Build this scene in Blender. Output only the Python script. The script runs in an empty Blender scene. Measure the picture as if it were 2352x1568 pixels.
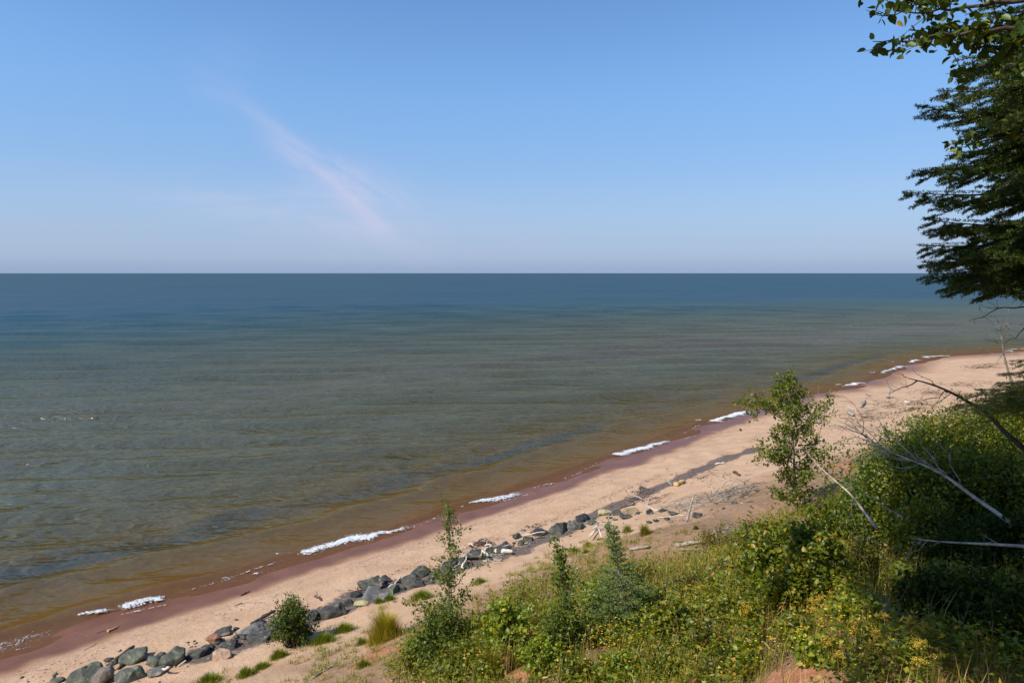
import bpy, bmesh, math, random
import numpy as np
from mathutils import Vector, noise as mnoise

R = np.random.default_rng(7)
random.seed(7)
PI = math.pi
scene = bpy.context.scene
COL = scene.collection

# ------------------------------------------------------------------ camera
H = 12.0
F = 1568.0                      # focal length in pixels of a 2352 px wide photograph
PITCH = math.atan((784 - 627) / F)
cam_d = bpy.data.cameras.new('camera')
cam = bpy.data.objects.new('camera', cam_d)
COL.objects.link(cam)
cam_d.sensor_width = 36.0
cam_d.lens = 24.0
cam_d.clip_start = 0.1
cam_d.clip_end = 80000
cam.location = (0, 0, H)
cam.rotation_euler = (PI / 2 - PITCH, 0, 0)
scene.camera = cam
CP, SP = math.cos(PITCH), math.sin(PITCH)

def ray(px, py):
    x = (px - 1176) / F; y = -(py - 784) / F
    return np.array([x, CP + y * SP, -SP + y * CP])

def atz(px, py, z=0.0):          # where the line of sight meets the level z
    d = ray(px, py); t = (z - H) / d[2]
    return np.array([d[0] * t, d[1] * t, z])

def atY(px, py, Y):              # point of the line of sight at distance Y ahead
    d = ray(px, py); t = Y / d[1]
    return np.array([d[0] * t, Y, H + d[2] * t])

# ------------------------------------------------------------------ helpers
def tag(o, label=None, cat=None, group=None, kind=None):
    if label: o['label'] = label
    if cat: o['category'] = cat
    if group: o['group'] = group
    if kind: o['kind'] = kind
    return o

def empty(name, loc, label, cat, group=None):
    o = bpy.data.objects.new(name, None)
    COL.objects.link(o)
    o.location = tuple(float(v) for v in loc)
    o.empty_display_size = 0.2
    return tag(o, label, cat, group)

def mesh_np(name, V, T, mat, parent=None, smooth=False, origin=None):
    """V (n,3) vertices, T list of face index arrays of equal width"""
    V = np.asarray(V, np.float32)
    if origin is None and parent is not None: origin = np.array(parent.location[:])
    if origin is not None: V = V - np.asarray(origin, np.float32)
    T = np.asarray(T, np.int32)
    me = bpy.data.meshes.new(name)
    n, k = T.shape
    me.vertices.add(len(V)); me.vertices.foreach_set('co', V.ravel().astype(np.float32))
    me.loops.add(n * k); me.loops.foreach_set('vertex_index', T.ravel())
    me.polygons.add(n)
    me.polygons.foreach_set('loop_start', np.arange(0, n * k, k, dtype=np.int32))
    me.update(calc_edges=True)
    if smooth:
        me.polygons.foreach_set('use_smooth', np.ones(n, bool))
    me.materials.append(mat)
    o = bpy.data.objects.new(name, me)
    COL.objects.link(o)
    if parent is not None: o.parent = parent
    elif origin is not None: o.location = tuple(float(v) for v in origin)
    return o

class Geo:                       # collects pieces with equal face width
    def __init__(s): s.V = []; s.T = []; s.n = 0
    def add(s, V, T):
        if len(V) == 0: return
        s.V.append(np.asarray(V, float)); s.T.append(np.asarray(T, int) + s.n); s.n += len(V)
    def build(s, name, mat, parent=None, smooth=False, origin=None):
        if not s.V: return None
        return mesh_np(name, np.concatenate(s.V), np.concatenate(s.T), mat, parent, smooth, origin)

def nrm(a):
    return a / np.maximum(np.linalg.norm(a, axis=-1, keepdims=True), 1e-9)

def tube(g, pts, rad, sides=6):
    """tapered tube, triangles"""
    pts = np.asarray(pts, float); n = len(pts)
    rad = np.broadcast_to(np.asarray(rad, float), (n,)) if np.ndim(rad) else np.full(n, rad)
    t = np.gradient(pts, axis=0); t = nrm(t)
    ref = np.array([0, 0, 1.0]) if abs(t[0][2]) < .9 else np.array([1.0, 0, 0])
    V = []
    a = np.arange(sides) * 2 * PI / sides
    for i in range(n):
        u = np.cross(t[i], ref); u /= max(np.linalg.norm(u), 1e-6); w = np.cross(u, t[i])
        ref = w if False else ref
        V.append(pts[i] + rad[i] * (np.outer(np.cos(a), u) + np.outer(np.sin(a), w)))
    V = np.concatenate(V); T = []
    for i in range(n - 1):
        for j in range(sides):
            p, q = i * sides + j, i * sides + (j + 1) % sides
            T.append((p, q, q + sides)); T.append((p, q + sides, p + sides))
    c0 = len(V); V = np.vstack([V, pts[0], pts[-1]])
    for j in range(sides):
        T.append((c0, (j + 1) % sides, j))
        T.append((c0 + 1, (n - 1) * sides + j, (n - 1) * sides + (j + 1) % sides))
    g.add(V, T)

def leaves(g, P, D, N, L, W, fold=.15):
    """folded leaf: two triangles each, widest a bit below the middle"""
    P = np.asarray(P); n = len(P)
    if n == 0: return
    D = nrm(D); S = nrm(np.cross(D, N)); N = np.cross(S, D)
    L = np.broadcast_to(L, (n,))[:, None]; W = np.broadcast_to(W, (n,))[:, None]
    a = P; b = P + D * L * .42 + S * W * .5 + N * W * fold
    c = P + D * L; d = P + D * L * .42 - S * W * .5 + N * W * fold
    V = np.stack([a, b, c, d], 1).reshape(-1, 3)
    i = np.arange(n)[:, None] * 4
    T = np.concatenate([i + np.array([[0, 1, 2]]), i + np.array([[0, 2, 3]])])
    g.add(V, T)

def roundleaves(g, P, D, N, L, W, fold=.1):
    """six-sided leaf for plants seen close"""
    P = np.asarray(P); n = len(P)
    if n == 0: return
    D = nrm(D); S = nrm(np.cross(D, N)); N = np.cross(S, D)
    L = np.broadcast_to(L, (n,))[:, None]; W = np.broadcast_to(W, (n,))[:, None]
    V = np.stack([P, P + D * L * .25 + S * W * .42 + N * W * fold, P + D * L * .62 + S * W * .4 + N * W * fold,
                  P + D * L - N * L * .12, P + D * L * .62 - S * W * .4 + N * W * fold,
                  P + D * L * .25 - S * W * .42 + N * W * fold], 1).reshape(-1, 3)
    i = np.arange(n)[:, None] * 6
    T = np.concatenate([i + np.array([t]) for t in ((0, 1, 2), (0, 2, 3), (0, 3, 4), (0, 4, 5))])
    g.add(V, T)

def blades(g, P, Hh, W, lean, az):
    """bent grass blades, three triangles each"""
    n = len(P)
    d = np.stack([np.cos(az), np.sin(az), np.zeros(n)], 1); s = np.stack([-np.sin(az), np.cos(az), np.zeros(n)], 1)
    up = np.array([[0, 0, 1.0]]); Hh = Hh[:, None]; W = W[:, None]; lean = lean[:, None]
    m = P + up * Hh * .55 + d * Hh * lean * .3
    t = P + up * Hh * (1 - .25 * lean) + d * Hh * lean
    V = np.stack([P - s * W / 2, P + s * W / 2, m + s * W * .4, m - s * W * .4, t], 1).reshape(-1, 3)
    i = np.arange(n)[:, None] * 5
    T = np.concatenate([i + np.array([q]) for q in ((0, 1, 2), (0, 2, 3), (3, 2, 4))])
    g.add(V, T)

# ------------------------------------------------------------------ noise
def hsh(ix, iy, seed):
    h = (ix.astype(np.int64) * 374761393 + iy.astype(np.int64) * 668265263 + seed * 974711) & 0xffffffff
    h = ((h ^ (h >> 13)) * 1274126177) & 0xffffffff
    return ((h ^ (h >> 16)) & 0xffff) / 65535.0

def vn(x, y, f, seed=0):
    x = np.asarray(x, float) * f; y = np.asarray(y, float) * f
    ix = np.floor(x); iy = np.floor(y); fx = x - ix; fy = y - iy
    fx = fx * fx * (3 - 2 * fx); fy = fy * fy * (3 - 2 * fy)
    a = hsh(ix, iy, seed); b = hsh(ix + 1, iy, seed); c = hsh(ix, iy + 1, seed); d = hsh(ix + 1, iy + 1, seed)
    return (a * (1 - fx) + b * fx) * (1 - fy) + (c * (1 - fx) + d * fx) * fy - .5

def fbm(x, y, f, seed=0, o=4):
    s = 0; a = 1
    for k in range(o):
        s = s + a * vn(x, y, f * 2 ** k, seed + k * 17); a *= .5
    return s

def sst(a, b, x):
    t = np.clip((x - a) / (b - a), 0, 1); return t * t * (3 - 2 * t)

# ------------------------------------------------------------------ shoreline and terrain
SH = np.array([(-900, -760), (-300, -250), (-60, -22), (-30, 6.5), (-20.5, 16.5), (-16.2, 20.6), (-12.5, 24.0), (-8.9, 27.6), (-4.6, 31.3),
      (-2.0, 34.0), (2.7, 38.9), (6.8, 43.4), (10.9, 47.6), (15.6, 53.2), (21.4, 59.0), (27.9, 65.3), (32.5, 69), (38.5, 73.5), (44.6, 80.4),
      (51.7, 88.4), (58.1, 94.8), (65.7, 99.9), (72.8, 103.0), (82, 106.5), (120, 120), (300, 190), (1200, 520), (6000, 2200)], float)
seg = np.r_[0, np.cumsum(np.linalg.norm(np.diff(SH, axis=0), axis=1))]
s0 = seg[5]
sd = np.unique(np.concatenate([np.linspace(seg[0], seg[3], 40), np.arange(seg[3], seg[23], .7), np.linspace(seg[23], seg[-1], 60)]))
SX = np.interp(sd, seg, SH[:, 0]); SY = np.interp(sd, seg, SH[:, 1])
def smooth(a, k=5):
    b = np.pad(a, k, 'edge'); c = np.convolve(b, np.ones(2 * k + 1) / (2 * k + 1), 'valid'); c[0] = a[0]; c[-1] = a[-1]; return c
mid = (sd > seg[3] + 4) & (sd < seg[23] - 4)
SX = np.where(mid, smooth(SX, 3), SX); SY = np.where(mid, smooth(SY, 3), SY)
SS = sd - s0

def shore(x, y):
    """u = signed distance inland of the mean waterline, s = metres along it"""
    x = np.atleast_1d(np.asarray(x, float)); y = np.atleast_1d(np.asarray(y, float))
    shp = x.shape; x = x.ravel(); y = y.ravel()
    U = np.empty(len(x)); S = np.empty(len(x))
    ax, ay = SX[:-1], SY[:-1]; bx, by = SX[1:] - ax, SY[1:] - ay; L2 = bx * bx + by * by
    for i in range(0, len(x), 20000):
        X = x[i:i + 20000, None]; Y = y[i:i + 20000, None]
        t = np.clip(((X - ax) * bx + (Y - ay) * by) / L2, 0, 1)
        dx = X - (ax + t * bx); dy = Y - (ay + t * by)
        d2 = dx * dx + dy * dy; j = np.argmin(d2, 1); k = np.arange(len(j))
        cr = bx[j] * dy[k, j] - by[j] * dx[k, j]
        U[i:i + 20000] = -np.sign(cr) * np.sqrt(d2[k, j])
        S[i:i + 20000] = SS[j] + t[k, j] * np.sqrt(L2[j])
    return U.reshape(shp), S.reshape(shp)

def toe(s): return np.interp(s, [-60, 0, 26, 34, 44, 60, 120], [8, 8, 8.2, 9.5, 12.3, 12.2, 14])
PV = [-60, -30, -14, -8, -6.4, -5, -2.5, 0, 3, 6, 10, 13, 15, 16, 18, 20, 60]
PZ = [-9, -6, -2.2, -0.02, .14, .35, .68, 1.15, 2.3, 3.6, 5.5, 7.0, 7.9, 8.7, 10.25, 10.4, 11.5]

def height(x, y):
    u, s = shore(x, y); T = toe(s)
    k = 1 - .15 * sst(-2, 3, s)
    v = u - T
    # beach zone is written relative to the toe of an 8 m wide beach; stretch it to the local width
    vv = np.where(v < 0, np.where(u > 0, -8 + u * 8 / T, -8 + u), v * k)
    z = np.interp(vv, PV, PZ)
    z = np.where(u < 0, np.interp(u, [-400, -60, -20, -4, 0], [-14, -6, -2, -.38, 0]), z)
    sl = sst(.3, 4, v); be = sst(1.5, 4, u)
    z = z + sl * (fbm(x, y, .22, 3, 5) * .75) + be * (fbm(x, y, .5, 5, 4) * .10 + fbm(x, y, 2.2, 9, 2) * .035)
    z = z + (1 - be) * sst(-3, 0, u) * fbm(x, y, .25, 12, 2) * .045
    return z, u, s, v

def axis(lo, hi, a, b, st):
    f = np.arange(a, b + st * .5, st); out = [f]; d = st; p = b; r = []
    while p < hi: d *= 1.22; p += d; r.append(p)
    d = st; p = a; l = []
    while p > lo: d *= 1.22; p -= d; l.append(p)
    return np.concatenate([l[::-1], f, r])
GX = axis(-1500, 9000, -18, 32, .17); GY = axis(-9000, 3000, 3, 52, .17)
MX, MY = np.meshgrid(GX, GY)
GZ, GU, GS, GV = height(MX, MY)

def gz(x, y):
    x = np.asarray(x, float); y = np.asarray(y, float)
    i = np.clip(np.searchsorted(GX, x) - 1, 0, len(GX) - 2); j = np.clip(np.searchsorted(GY, y) - 1, 0, len(GY) - 2)
    fx = (x - GX[i]) / (GX[i + 1] - GX[i]); fy = (y - GY[j]) / (GY[j + 1] - GY[j])
    return (GZ[j, i] * (1 - fx) + GZ[j, i + 1] * fx) * (1 - fy) + (GZ[j + 1, i] * (1 - fx) + GZ[j + 1, i + 1] * fx) * fy

def gp(px, py):                  # where a line of sight meets the ground
    d = ray(px, py); t = np.arange(2.5, 140, .04)
    z = H + d[2] * t / d[1]; x = d[0] * t / d[1]; y = t
    k = np.argmax(z < gz(x, y))
    return np.array([x[k], y[k], float(gz(x[k], y[k]))])

def gxyz(x, y): return np.array([x, y, float(gz(x, y))])

def inpoly(x, y, poly):
    x = np.asarray(x); y = np.asarray(y); c = np.zeros(x.shape, bool); n = len(poly)
    for i in range(n):
        x1, y1 = poly[i][0], poly[i][1]; x2, y2 = poly[i - 1][0], poly[i - 1][1]
        if y1 == y2: continue
        c ^= ((y1 > y) != (y2 > y)) & (x < (x2 - x1) * (y - y1) / (y2 - y1) + x1)
    return c

def dpoly(x, y, pl):             # distance to an open polyline
    d = np.full(np.shape(x), 1e9)
    for (a, b) in zip(pl[:-1], pl[1:]):
        ax, ay = a[0], a[1]; bx, by = b[0] - ax, b[1] - ay
        t = np.clip(((x - ax) * bx + (y - ay) * by) / (bx * bx + by * by), 0, 1)
        d = np.minimum(d, np.hypot(x - ax - t * bx, y - ay - t * by))
    return d

# ------------------------------------------------------------------ materials
def newmat(name):
    m = bpy.data.materials.new(name); m.use_nodes = True
    nt = m.node_tree; nt.nodes.clear()
    return m, nt

class NT:
    def __init__(s, nt): s.nt = nt
    def n(s, t, **k):
        o = s.nt.nodes.new(t)
        for a, b in k.items(): setattr(o, a, b)
        return o
    def l(s, a, b): s.nt.links.new(a, b)
    def inp(s, node, key, v):
        if v is None: return
        if isinstance(v, bpy.types.NodeSocket): s.l(v, node.inputs[key])
        else: node.inputs[key].default_value = v
    def math(s, op, a, b=None, c=None, clamp=False):
        o = s.n('ShaderNodeMath', operation=op, use_clamp=clamp)
        s.inp(o, 0, a); s.inp(o, 1, b); s.inp(o, 2, c); return o.outputs[0]
    def attr(s, name): return s.n('ShaderNodeAttribute', attribute_name=name).outputs['Fac']
    def noise(s, vec, scale, detail=4, rough=.55, dist=0):
        o = s.n('ShaderNodeTexNoise'); s.inp(o, 'Vector', vec); s.inp(o, 'Scale', scale)
        s.inp(o, 'Detail', detail); s.inp(o, 'Roughness', rough); s.inp(o, 'Distortion', dist); return o.outputs['Fac']
    def mapr(s, v, a, b, c=0., d=1., smooth=True):
        o = s.n('ShaderNodeMapRange', clamp=True)
        if smooth: o.interpolation_type = 'SMOOTHSTEP'
        s.inp(o, 0, v); s.inp(o, 1, a); s.inp(o, 2, b); s.inp(o, 3, c); s.inp(o, 4, d); return o.outputs[0]
    def mix(s, f, a, b, mode='MIX'):
        o = s.n('ShaderNodeMix', data_type='RGBA', blend_type=mode)
        s.inp(o, 0, f); s.inp(o, 6, c4(a)); s.inp(o, 7, c4(b)); return o.outputs[2]
    def ramp(s, f, stops):
        o = s.n('ShaderNodeValToRGB'); e = o.color_ramp.elements
        while len(e) < len(stops): e.new(.5)
        for k, (p, c) in enumerate(stops): e[k].position = p; e[k].color = (*c, 1)
        s.inp(o, 0, f); return o.outputs[0]
    def bump(s, h, dist, strength=1., normal=None):
        o = s.n('ShaderNodeBump'); s.inp(o, 'Height', h); s.inp(o, 'Distance', dist); s.inp(o, 'Strength', strength)
        if normal is not None: s.l(normal, o.inputs['Normal'])
        return o.outputs[0]
    def out(s, sh): o = s.n('ShaderNodeOutputMaterial'); s.l(sh, o.inputs[0])

def c4(v): return (*v, 1.0) if isinstance(v, tuple) and len(v) == 3 else v

def geo_pos(t): return t.n('ShaderNodeNewGeometry').outputs['Position']

def leafmat(name, stops, trans=.5, gloss=.03, rough=.45):
    stops = [(p, (min(.9, c[0] * 1.55), min(.9, c[1] * 1.35), c[2] * .85)) for p, c in stops]
    m, nt = newmat(name); t = NT(nt)
    g = t.n('ShaderNodeNewGeometry')
    col = t.ramp(g.outputs['Random Per Island'], stops)
    big = t.noise(g.outputs['Position'], 1.3, 2)
    col = t.mix(t.mapr(big, .35, .7, 0, .35), col, (.75, .9, .6), 'MULTIPLY')
    d = t.n('ShaderNodeBsdfDiffuse'); t.l(col, d.inputs[0])
    tr = t.n('ShaderNodeBsdfTranslucent')
    tc = t.mix(1.0, col, (1.25, 1.15, .45), 'MULTIPLY'); t.l(tc, tr.inputs[0])
    mx = t.n('ShaderNodeMixShader'); mx.inputs[0].default_value = trans
    t.l(d.outputs[0], mx.inputs[1]); t.l(tr.outputs[0], mx.inputs[2])
    gl = t.n('ShaderNodeBsdfGlossy'); gl.inputs['Roughness'].default_value = rough
    gl.inputs[0].default_value = (.8, .85, .8, 1)
    mg = t.n('ShaderNodeMixShader'); mg.inputs[0].default_value = gloss
    t.l(mx.outputs[0], mg.inputs[1]); t.l(gl.outputs[0], mg.inputs[2])
    t.out(mg.outputs[0]); return m

def woodmat(name, a, b, scale=6., rough=.8, bump=.01):
    m, nt = newmat(name); t = NT(nt)
    p = t.n('ShaderNodeTexCoord').outputs['Object']
    n1 = t.noise(p, scale, 5, .6, .5); n2 = t.noise(p, scale * 6, 3)
    f = t.mapr(t.math('ADD', t.math('MULTIPLY', n1, .7), t.math('MULTIPLY', n2, .3)), .35, .65)
    c = t.mix(f, a, b)
    s = t.n('ShaderNodeBsdfPrincipled'); t.l(c, s.inputs['Base Color']); s.inputs['Roughness'].default_value = rough
    s.inputs['Specular IOR Level'].default_value = .2
    t.l(t.bump(n2, bump), s.inputs['Normal']); t.out(s.outputs[0]); return m

M = {}
M['birch_leaf'] = leafmat('birch_leaf', [(0, (.045, .085, .014)), (.5, (.075, .13, .02)), (.85, (.12, .175, .025)), (1, (.2, .19, .03))])
M['alder_leaf'] = leafmat('alder_leaf', [(0, (.05, .085, .012)), (.5, (.085, .13, .016)), (.85, (.14, .185, .024)), (1, (.24, .2, .03))])
M['bright_leaf'] = leafmat('bright_leaf', [(0, (.08, .15, .018)), (.55, (.14, .22, .025)), (.9, (.24, .28, .03)), (1, (.34, .27, .035))])
M['dark_leaf'] = leafmat('dark_leaf', [(0, (.03, .065, .014)), (.6, (.05, .095, .018)), (.92, (.09, .13, .02)), (1, (.28, .12, .03))], .35)
M['shade_dark_leaf'] = leafmat('shade_dark_leaf', [(0, (.012, .03, .007)), (.7, (.022, .045, .009)), (1, (.05, .06, .012))], .3, .01)  # leaf colour darkened to deepen the shade on the shaded shrubs
M['bush_leaf'] = leafmat('bush_leaf', [(0, (.055, .09, .012)), (.5, (.10, .14, .014)), (.85, (.17, .2, .02)), (1, (.3, .22, .03))])
M['bough_leaf'] = leafmat('bough_leaf', [(0, (.025, .05, .01)), (.7, (.045, .085, .014)), (.97, (.10, .13, .02)), (1, (.3, .15, .03))], .35)
M['olive_leaf'] = leafmat('olive_leaf', [(0, (.06, .085, .016)), (.5, (.10, .125, .02)), (.8, (.17, .17, .03)), (1, (.26, .13, .04))])
M['needle'] = leafmat('needle', [(0, (.016, .034, .010)), (.65, (.034, .062, .012)), (1, (.10, .145, .022))], .35, .03)
M['pale_needle'] = leafmat('pale_needle', [(0, (.05, .10, .03)), (.6, (.09, .16, .045)), (1, (.16, .23, .07))], .2, .06)
M['grass'] = leafmat('grass_blade', [(0, (.08, .11, .015)), (.45, (.13, .165, .022)), (.75, (.22, .21, .04)), (1, (.38, .3, .12))], .4)
M['lushgrass'] = leafmat('lush_grass_blade', [(0, (.07, .12, .012)), (.6, (.12, .18, .02)), (1, (.22, .23, .04))], .45)
M['yellowgrass'] = leafmat('yellow_grass_blade', [(0, (.16, .18, .025)), (.6, (.26, .25, .04)), (1, (.38, .31, .08))], .45)
M['drygrass'] = leafmat('dry_grass_blade', [(0, (.16, .09, .045)), (.5, (.3, .21, .1)), (1, (.46, .36, .2))], .3)
M['herb'] = leafmat('herb_leaf', [(0, (.05, .085, .012)), (.4, (.10, .15, .016)), (.75, (.18, .215, .022)), (.94, (.29, .26, .03)), (1, (.33, .14, .035))])
M['yellow'] = leafmat('yellow_petal', [(0, (.6, .45, .02)), (1, (.8, .62, .04))], .3)
M['gold'] = leafmat('golden_plume', [(0, (.36, .28, .05)), (1, (.55, .42, .09))], .3)
M['bark'] = woodmat('grey_bark', (.16, .13, .10), (.30, .27, .22))
M['palebark'] = woodmat('pale_bark', (.22, .175, .13), (.5, .43, .35))
M['darkbark'] = woodmat('dark_bark', (.035, .026, .022), (.09, .065, .05))
M['stem'] = woodmat('green_stem', (.1, .11, .03), (.17, .13, .05))
M['drift'] = woodmat('bleached_driftwood', (.42, .36, .29), (.68, .61, .5), 8)
M['driftgrey'] = woodmat('grey_driftwood', (.2, .17, .14), (.4, .35, .29), 8)
M['driftdark'] = woodmat('dark_wet_driftwood', (.05, .035, .028), (.13, .09, .07), 8)
M['driftgold'] = woodmat('yellow_driftwood', (.4, .26, .1), (.6, .42, .2), 8)
M['whitebirch'] = woodmat('white_birch_bark', (.5, .46, .4), (.75, .72, .66), 10)

def rockmat(name, a, b, lich, amt, dirt=(.42, .3, .21)):
    m, nt = newmat(name); t = NT(nt)
    p = t.n('ShaderNodeTexCoord').outputs['Object']
    n1 = t.noise(p, 2.2, 6, .65, .4); n2 = t.noise(p, 14, 5, .7); n3 = t.noise(p, 3.3, 4, .7, 1.)
    c = t.mix(t.mapr(n1, .35, .65), a, b)
    c = t.mix(t.mapr(n2, .3, .75, 0, .5), c, (.5, .5, .5), 'MULTIPLY')
    c = t.mix(t.mapr(n3, .62 - .2 * amt, .72 - .1 * amt, 0, .85 * min(1, amt + .15)), c, lich)
    nz = t.n('ShaderNodeSeparateXYZ'); t.l(t.n('ShaderNodeNewGeometry').outputs['Normal'], nz.inputs[0])
    dust = t.math('MULTIPLY', t.mapr(nz.outputs[2], .75, .98), t.mapr(n1, .5, .62, 0, .5))
    c = t.mix(dust, c, dirt)
    s = t.n('ShaderNodeBsdfPrincipled'); t.l(c, s.inputs['Base Color']); s.inputs['Roughness'].default_value = .75
    s.inputs['Specular IOR Level'].default_value = .3
    h = t.math('ADD', t.math('MULTIPLY', n1, .06), t.math('MULTIPLY', n2, .014))
    t.l(t.bump(h, 1.), s.inputs['Normal']); t.out(s.outputs[0]); return m
RK = {
 'dark': rockmat('dark_basalt', (.042, .043, .037), (.10, .098, .085), (.14, .15, .10), .1),
 'black': rockmat('black_basalt', (.02, .021, .024), (.05, .05, .052), (.10, .10, .08), 0),
 'green': rockmat('greenish_basalt', (.07, .08, .06), (.15, .16, .12), (.24, .27, .13), .5),
 'grey': rockmat('grey_basalt', (.10, .10, .095), (.2, .195, .175), (.22, .23, .15), .2),
 'brown': rockmat('brown_rock', (.13, .10, .08), (.22, .18, .145), (.2, .19, .13), .1),
 'red': rockmat('red_sandstone', (.20, .08, .05), (.34, .16, .1), (.3, .2, .14), .1),
 'sandy': rockmat('sand_covered_rock', (.40, .26, .17), (.52, .35, .24), (.4, .3, .2), .1),
 'yellow': rockmat('yellow_rock', (.34, .31, .15), (.5, .46, .25), (.4, .38, .2), .4),
 'tan': rockmat('tan_rock', (.26, .19, .11), (.38, .29, .17), (.3, .27, .15), .3),
}

# ------------------------------------------------------------------ ground
BLACK = [gp(*p)[:2] for p in ((1080, 1282), (1180, 1268), (1290, 1222), (1370, 1180), (1420, 1160), (1490, 1130), (1560, 1100), (1640, 1065), (1740, 1030))]
BLACK2 = [gp(*p)[:2] for p in ((470, 1502), (580, 1462), (640, 1440), (700, 1425), (800, 1385), (900, 1355), (1000, 1322), (1080, 1290), (1180, 1262))]
wid = (MX.max() > 0) and .62 + .5 * fbm(MX, MY, .9, 21, 3)
d1 = dpoly(MX, MY, BLACK); d2 = dpoly(MX, MY, BLACK2)
blk = np.maximum(1 - sst(wid * .45, wid * 1.25, d1), 1.0 * (1 - sst(wid * .9, wid * 1.9, d2)))
wetedge = 1.75 + fbm(MX, MY, .35, 31, 3) * .7
wet = 1 - sst(-.5, .4, GU - wetedge + .35 * fbm(MX, MY, 1.3, 33, 3))
soil = sst(1.0, 5.5, GV + fbm(MX, MY, .35, 41, 3) * 3.0)
def blob(px, py, r, a=1.):
    q = gp(px, py); return a * (1 - sst(.45 * r, r, np.hypot(MX - q[0], MY - q[1]) + fbm(MX, MY, 1.3, 51, 3) * r * .8))
clay = np.zeros_like(MX)
for b in ((1165, 1520, 1.3), (1200, 1548, 1.0), (870, 1500, .9), (1960, 1068, 2.6), (2010, 1050, 2.), (1830, 1560, .9), (1700, 1555, .7), (1880, 1400, .5), (1865, 1437, .6), (2160, 1480, .5), (1790, 1440, .5), (2230, 1545, .8), (900, 1495, .7)):
    clay = np.maximum(clay, blob(b[0], b[1], b[2] * .75))
nG = MX.size; I = np.arange(nG).reshape(MX.shape)
Q = np.stack([I[:-1, :-1], I[:-1, 1:], I[1:, 1:], I[1:, :-1]], -1).reshape(-1, 4)

mg, nt = newmat('beach_sand_and_soil'); t = NT(nt)
P = geo_pos(t)
nA = t.noise(P, .9, 5, .6); nB = t.noise(P, 6, 4, .65); nC = t.noise(P, 45, 3, .7); nD = t.noise(P, 190, 2, .6)
sand = t.mix(t.mapr(nA, .3, .7), (.43, .272, .168), (.515, .345, .222))
sand = t.mix(t.mapr(nB, .35, .75, 0, .3), sand, (.36, .24, .16))
sand = t.mix(t.mapr(nC, .55, .8, 0, .25), sand, (.33, .22, .15))
A_u = t.attr('u'); 
# strand lines: thin greyish bands of debris left parallel to the water
sl = t.math('ADD', A_u, t.math('MULTIPLY', t.math('SUBTRACT', nA, .5), 1.6))
sl = t.math('ADD', sl, t.math('MULTIPLY', t.math('SUBTRACT', nB, .5), .5))
def band(c, w): return t.mapr(t.math('ABSOLUTE', t.math('SUBTRACT', sl, c)), w, 0, 0, 1)
bands = t.math('MAXIMUM', t.math('MAXIMUM', band(2.25, .2), t.math('MULTIPLY', band(2.95, .16), .8)), t.math('MULTIPLY', band(4.9, .12), .5))
bands = t.math('MULTIPLY', bands, t.mapr(nB, .4, .6))
sand = t.mix(t.math('MULTIPLY', bands, .6), sand, (.25, .18, .14))
wetc = t.mix(t.mapr(nA, .3, .7), (.132, .052, .025), (.172, .072, .037))
damp = t.mapr(t.math('ADD', A_u, t.math('MULTIPLY', t.math('SUBTRACT', nA, .5), 1.2)), 1.4, 3.2, .45, 0)
sand = t.mix(damp, sand, (.36, .21, .14))
A_w = t.attr('wet')
col = t.mix(A_w, sand, wetc)
bk = t.mapr(t.math('ADD', t.attr('blk'), t.math('ADD', t.math('MULTIPLY', t.math('SUBTRACT', nB, .5), 1.6), t.math('MULTIPLY', t.math('SUBTRACT', nC, .5), .9))), .4, .95)
col = t.mix(t.math('MULTIPLY', bk, .88), col, (.075, .065, .062))
sc = t.mix(t.mapr(nB, .35, .7), (.17, .105, .06), (.28, .165, .095))
col = t.mix(t.math('MULTIPLY', t.attr('soil'), .85), col, sc)
cl = t.mix(t.mapr(nB, .35, .7), (.31, .13, .068), (.41, .195, .115))
col = t.mix(t.attr('clay'), col, cl)
s = t.n('ShaderNodeBsdfPrincipled'); t.l(col, s.inputs['Base Color'])
t.l(t.mapr(A_w, .3, 1, .85, .32), s.inputs['Roughness'])
t.l(t.mapr(A_w, .3, 1, .15, .1), s.inputs['Specular IOR Level'])
dry = t.math('SUBTRACT', 1, A_w)
hh = t.math('ADD', t.math('MULTIPLY', nB, .085), t.math('ADD', t.math('MULTIPLY', nC, .014), t.math('MULTIPLY', nD, .003)))
hh = t.math('MULTIPLY', hh, t.math('ADD', t.math('MULTIPLY', dry, .8), .04))
t.l(t.bump(hh, 1., .8), s.inputs['Normal']); t.out(s.outputs[0])
ground = mesh_np('ground', np.stack([MX.ravel(), MY.ravel(), GZ.ravel()], 1), Q, mg, smooth=True)
for nm, arr in (('u', GU), ('wet', wet), ('blk', blk), ('soil', soil), ('clay', clay)):
    at_ = ground.data.attributes.new(nm, 'FLOAT', 'POINT'); at_.data.foreach_set('value', arr.ravel().astype(np.float32))
tag(ground, 'pink sandy beach rising to a brown overgrown bluff', 'ground', kind='structure')

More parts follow.
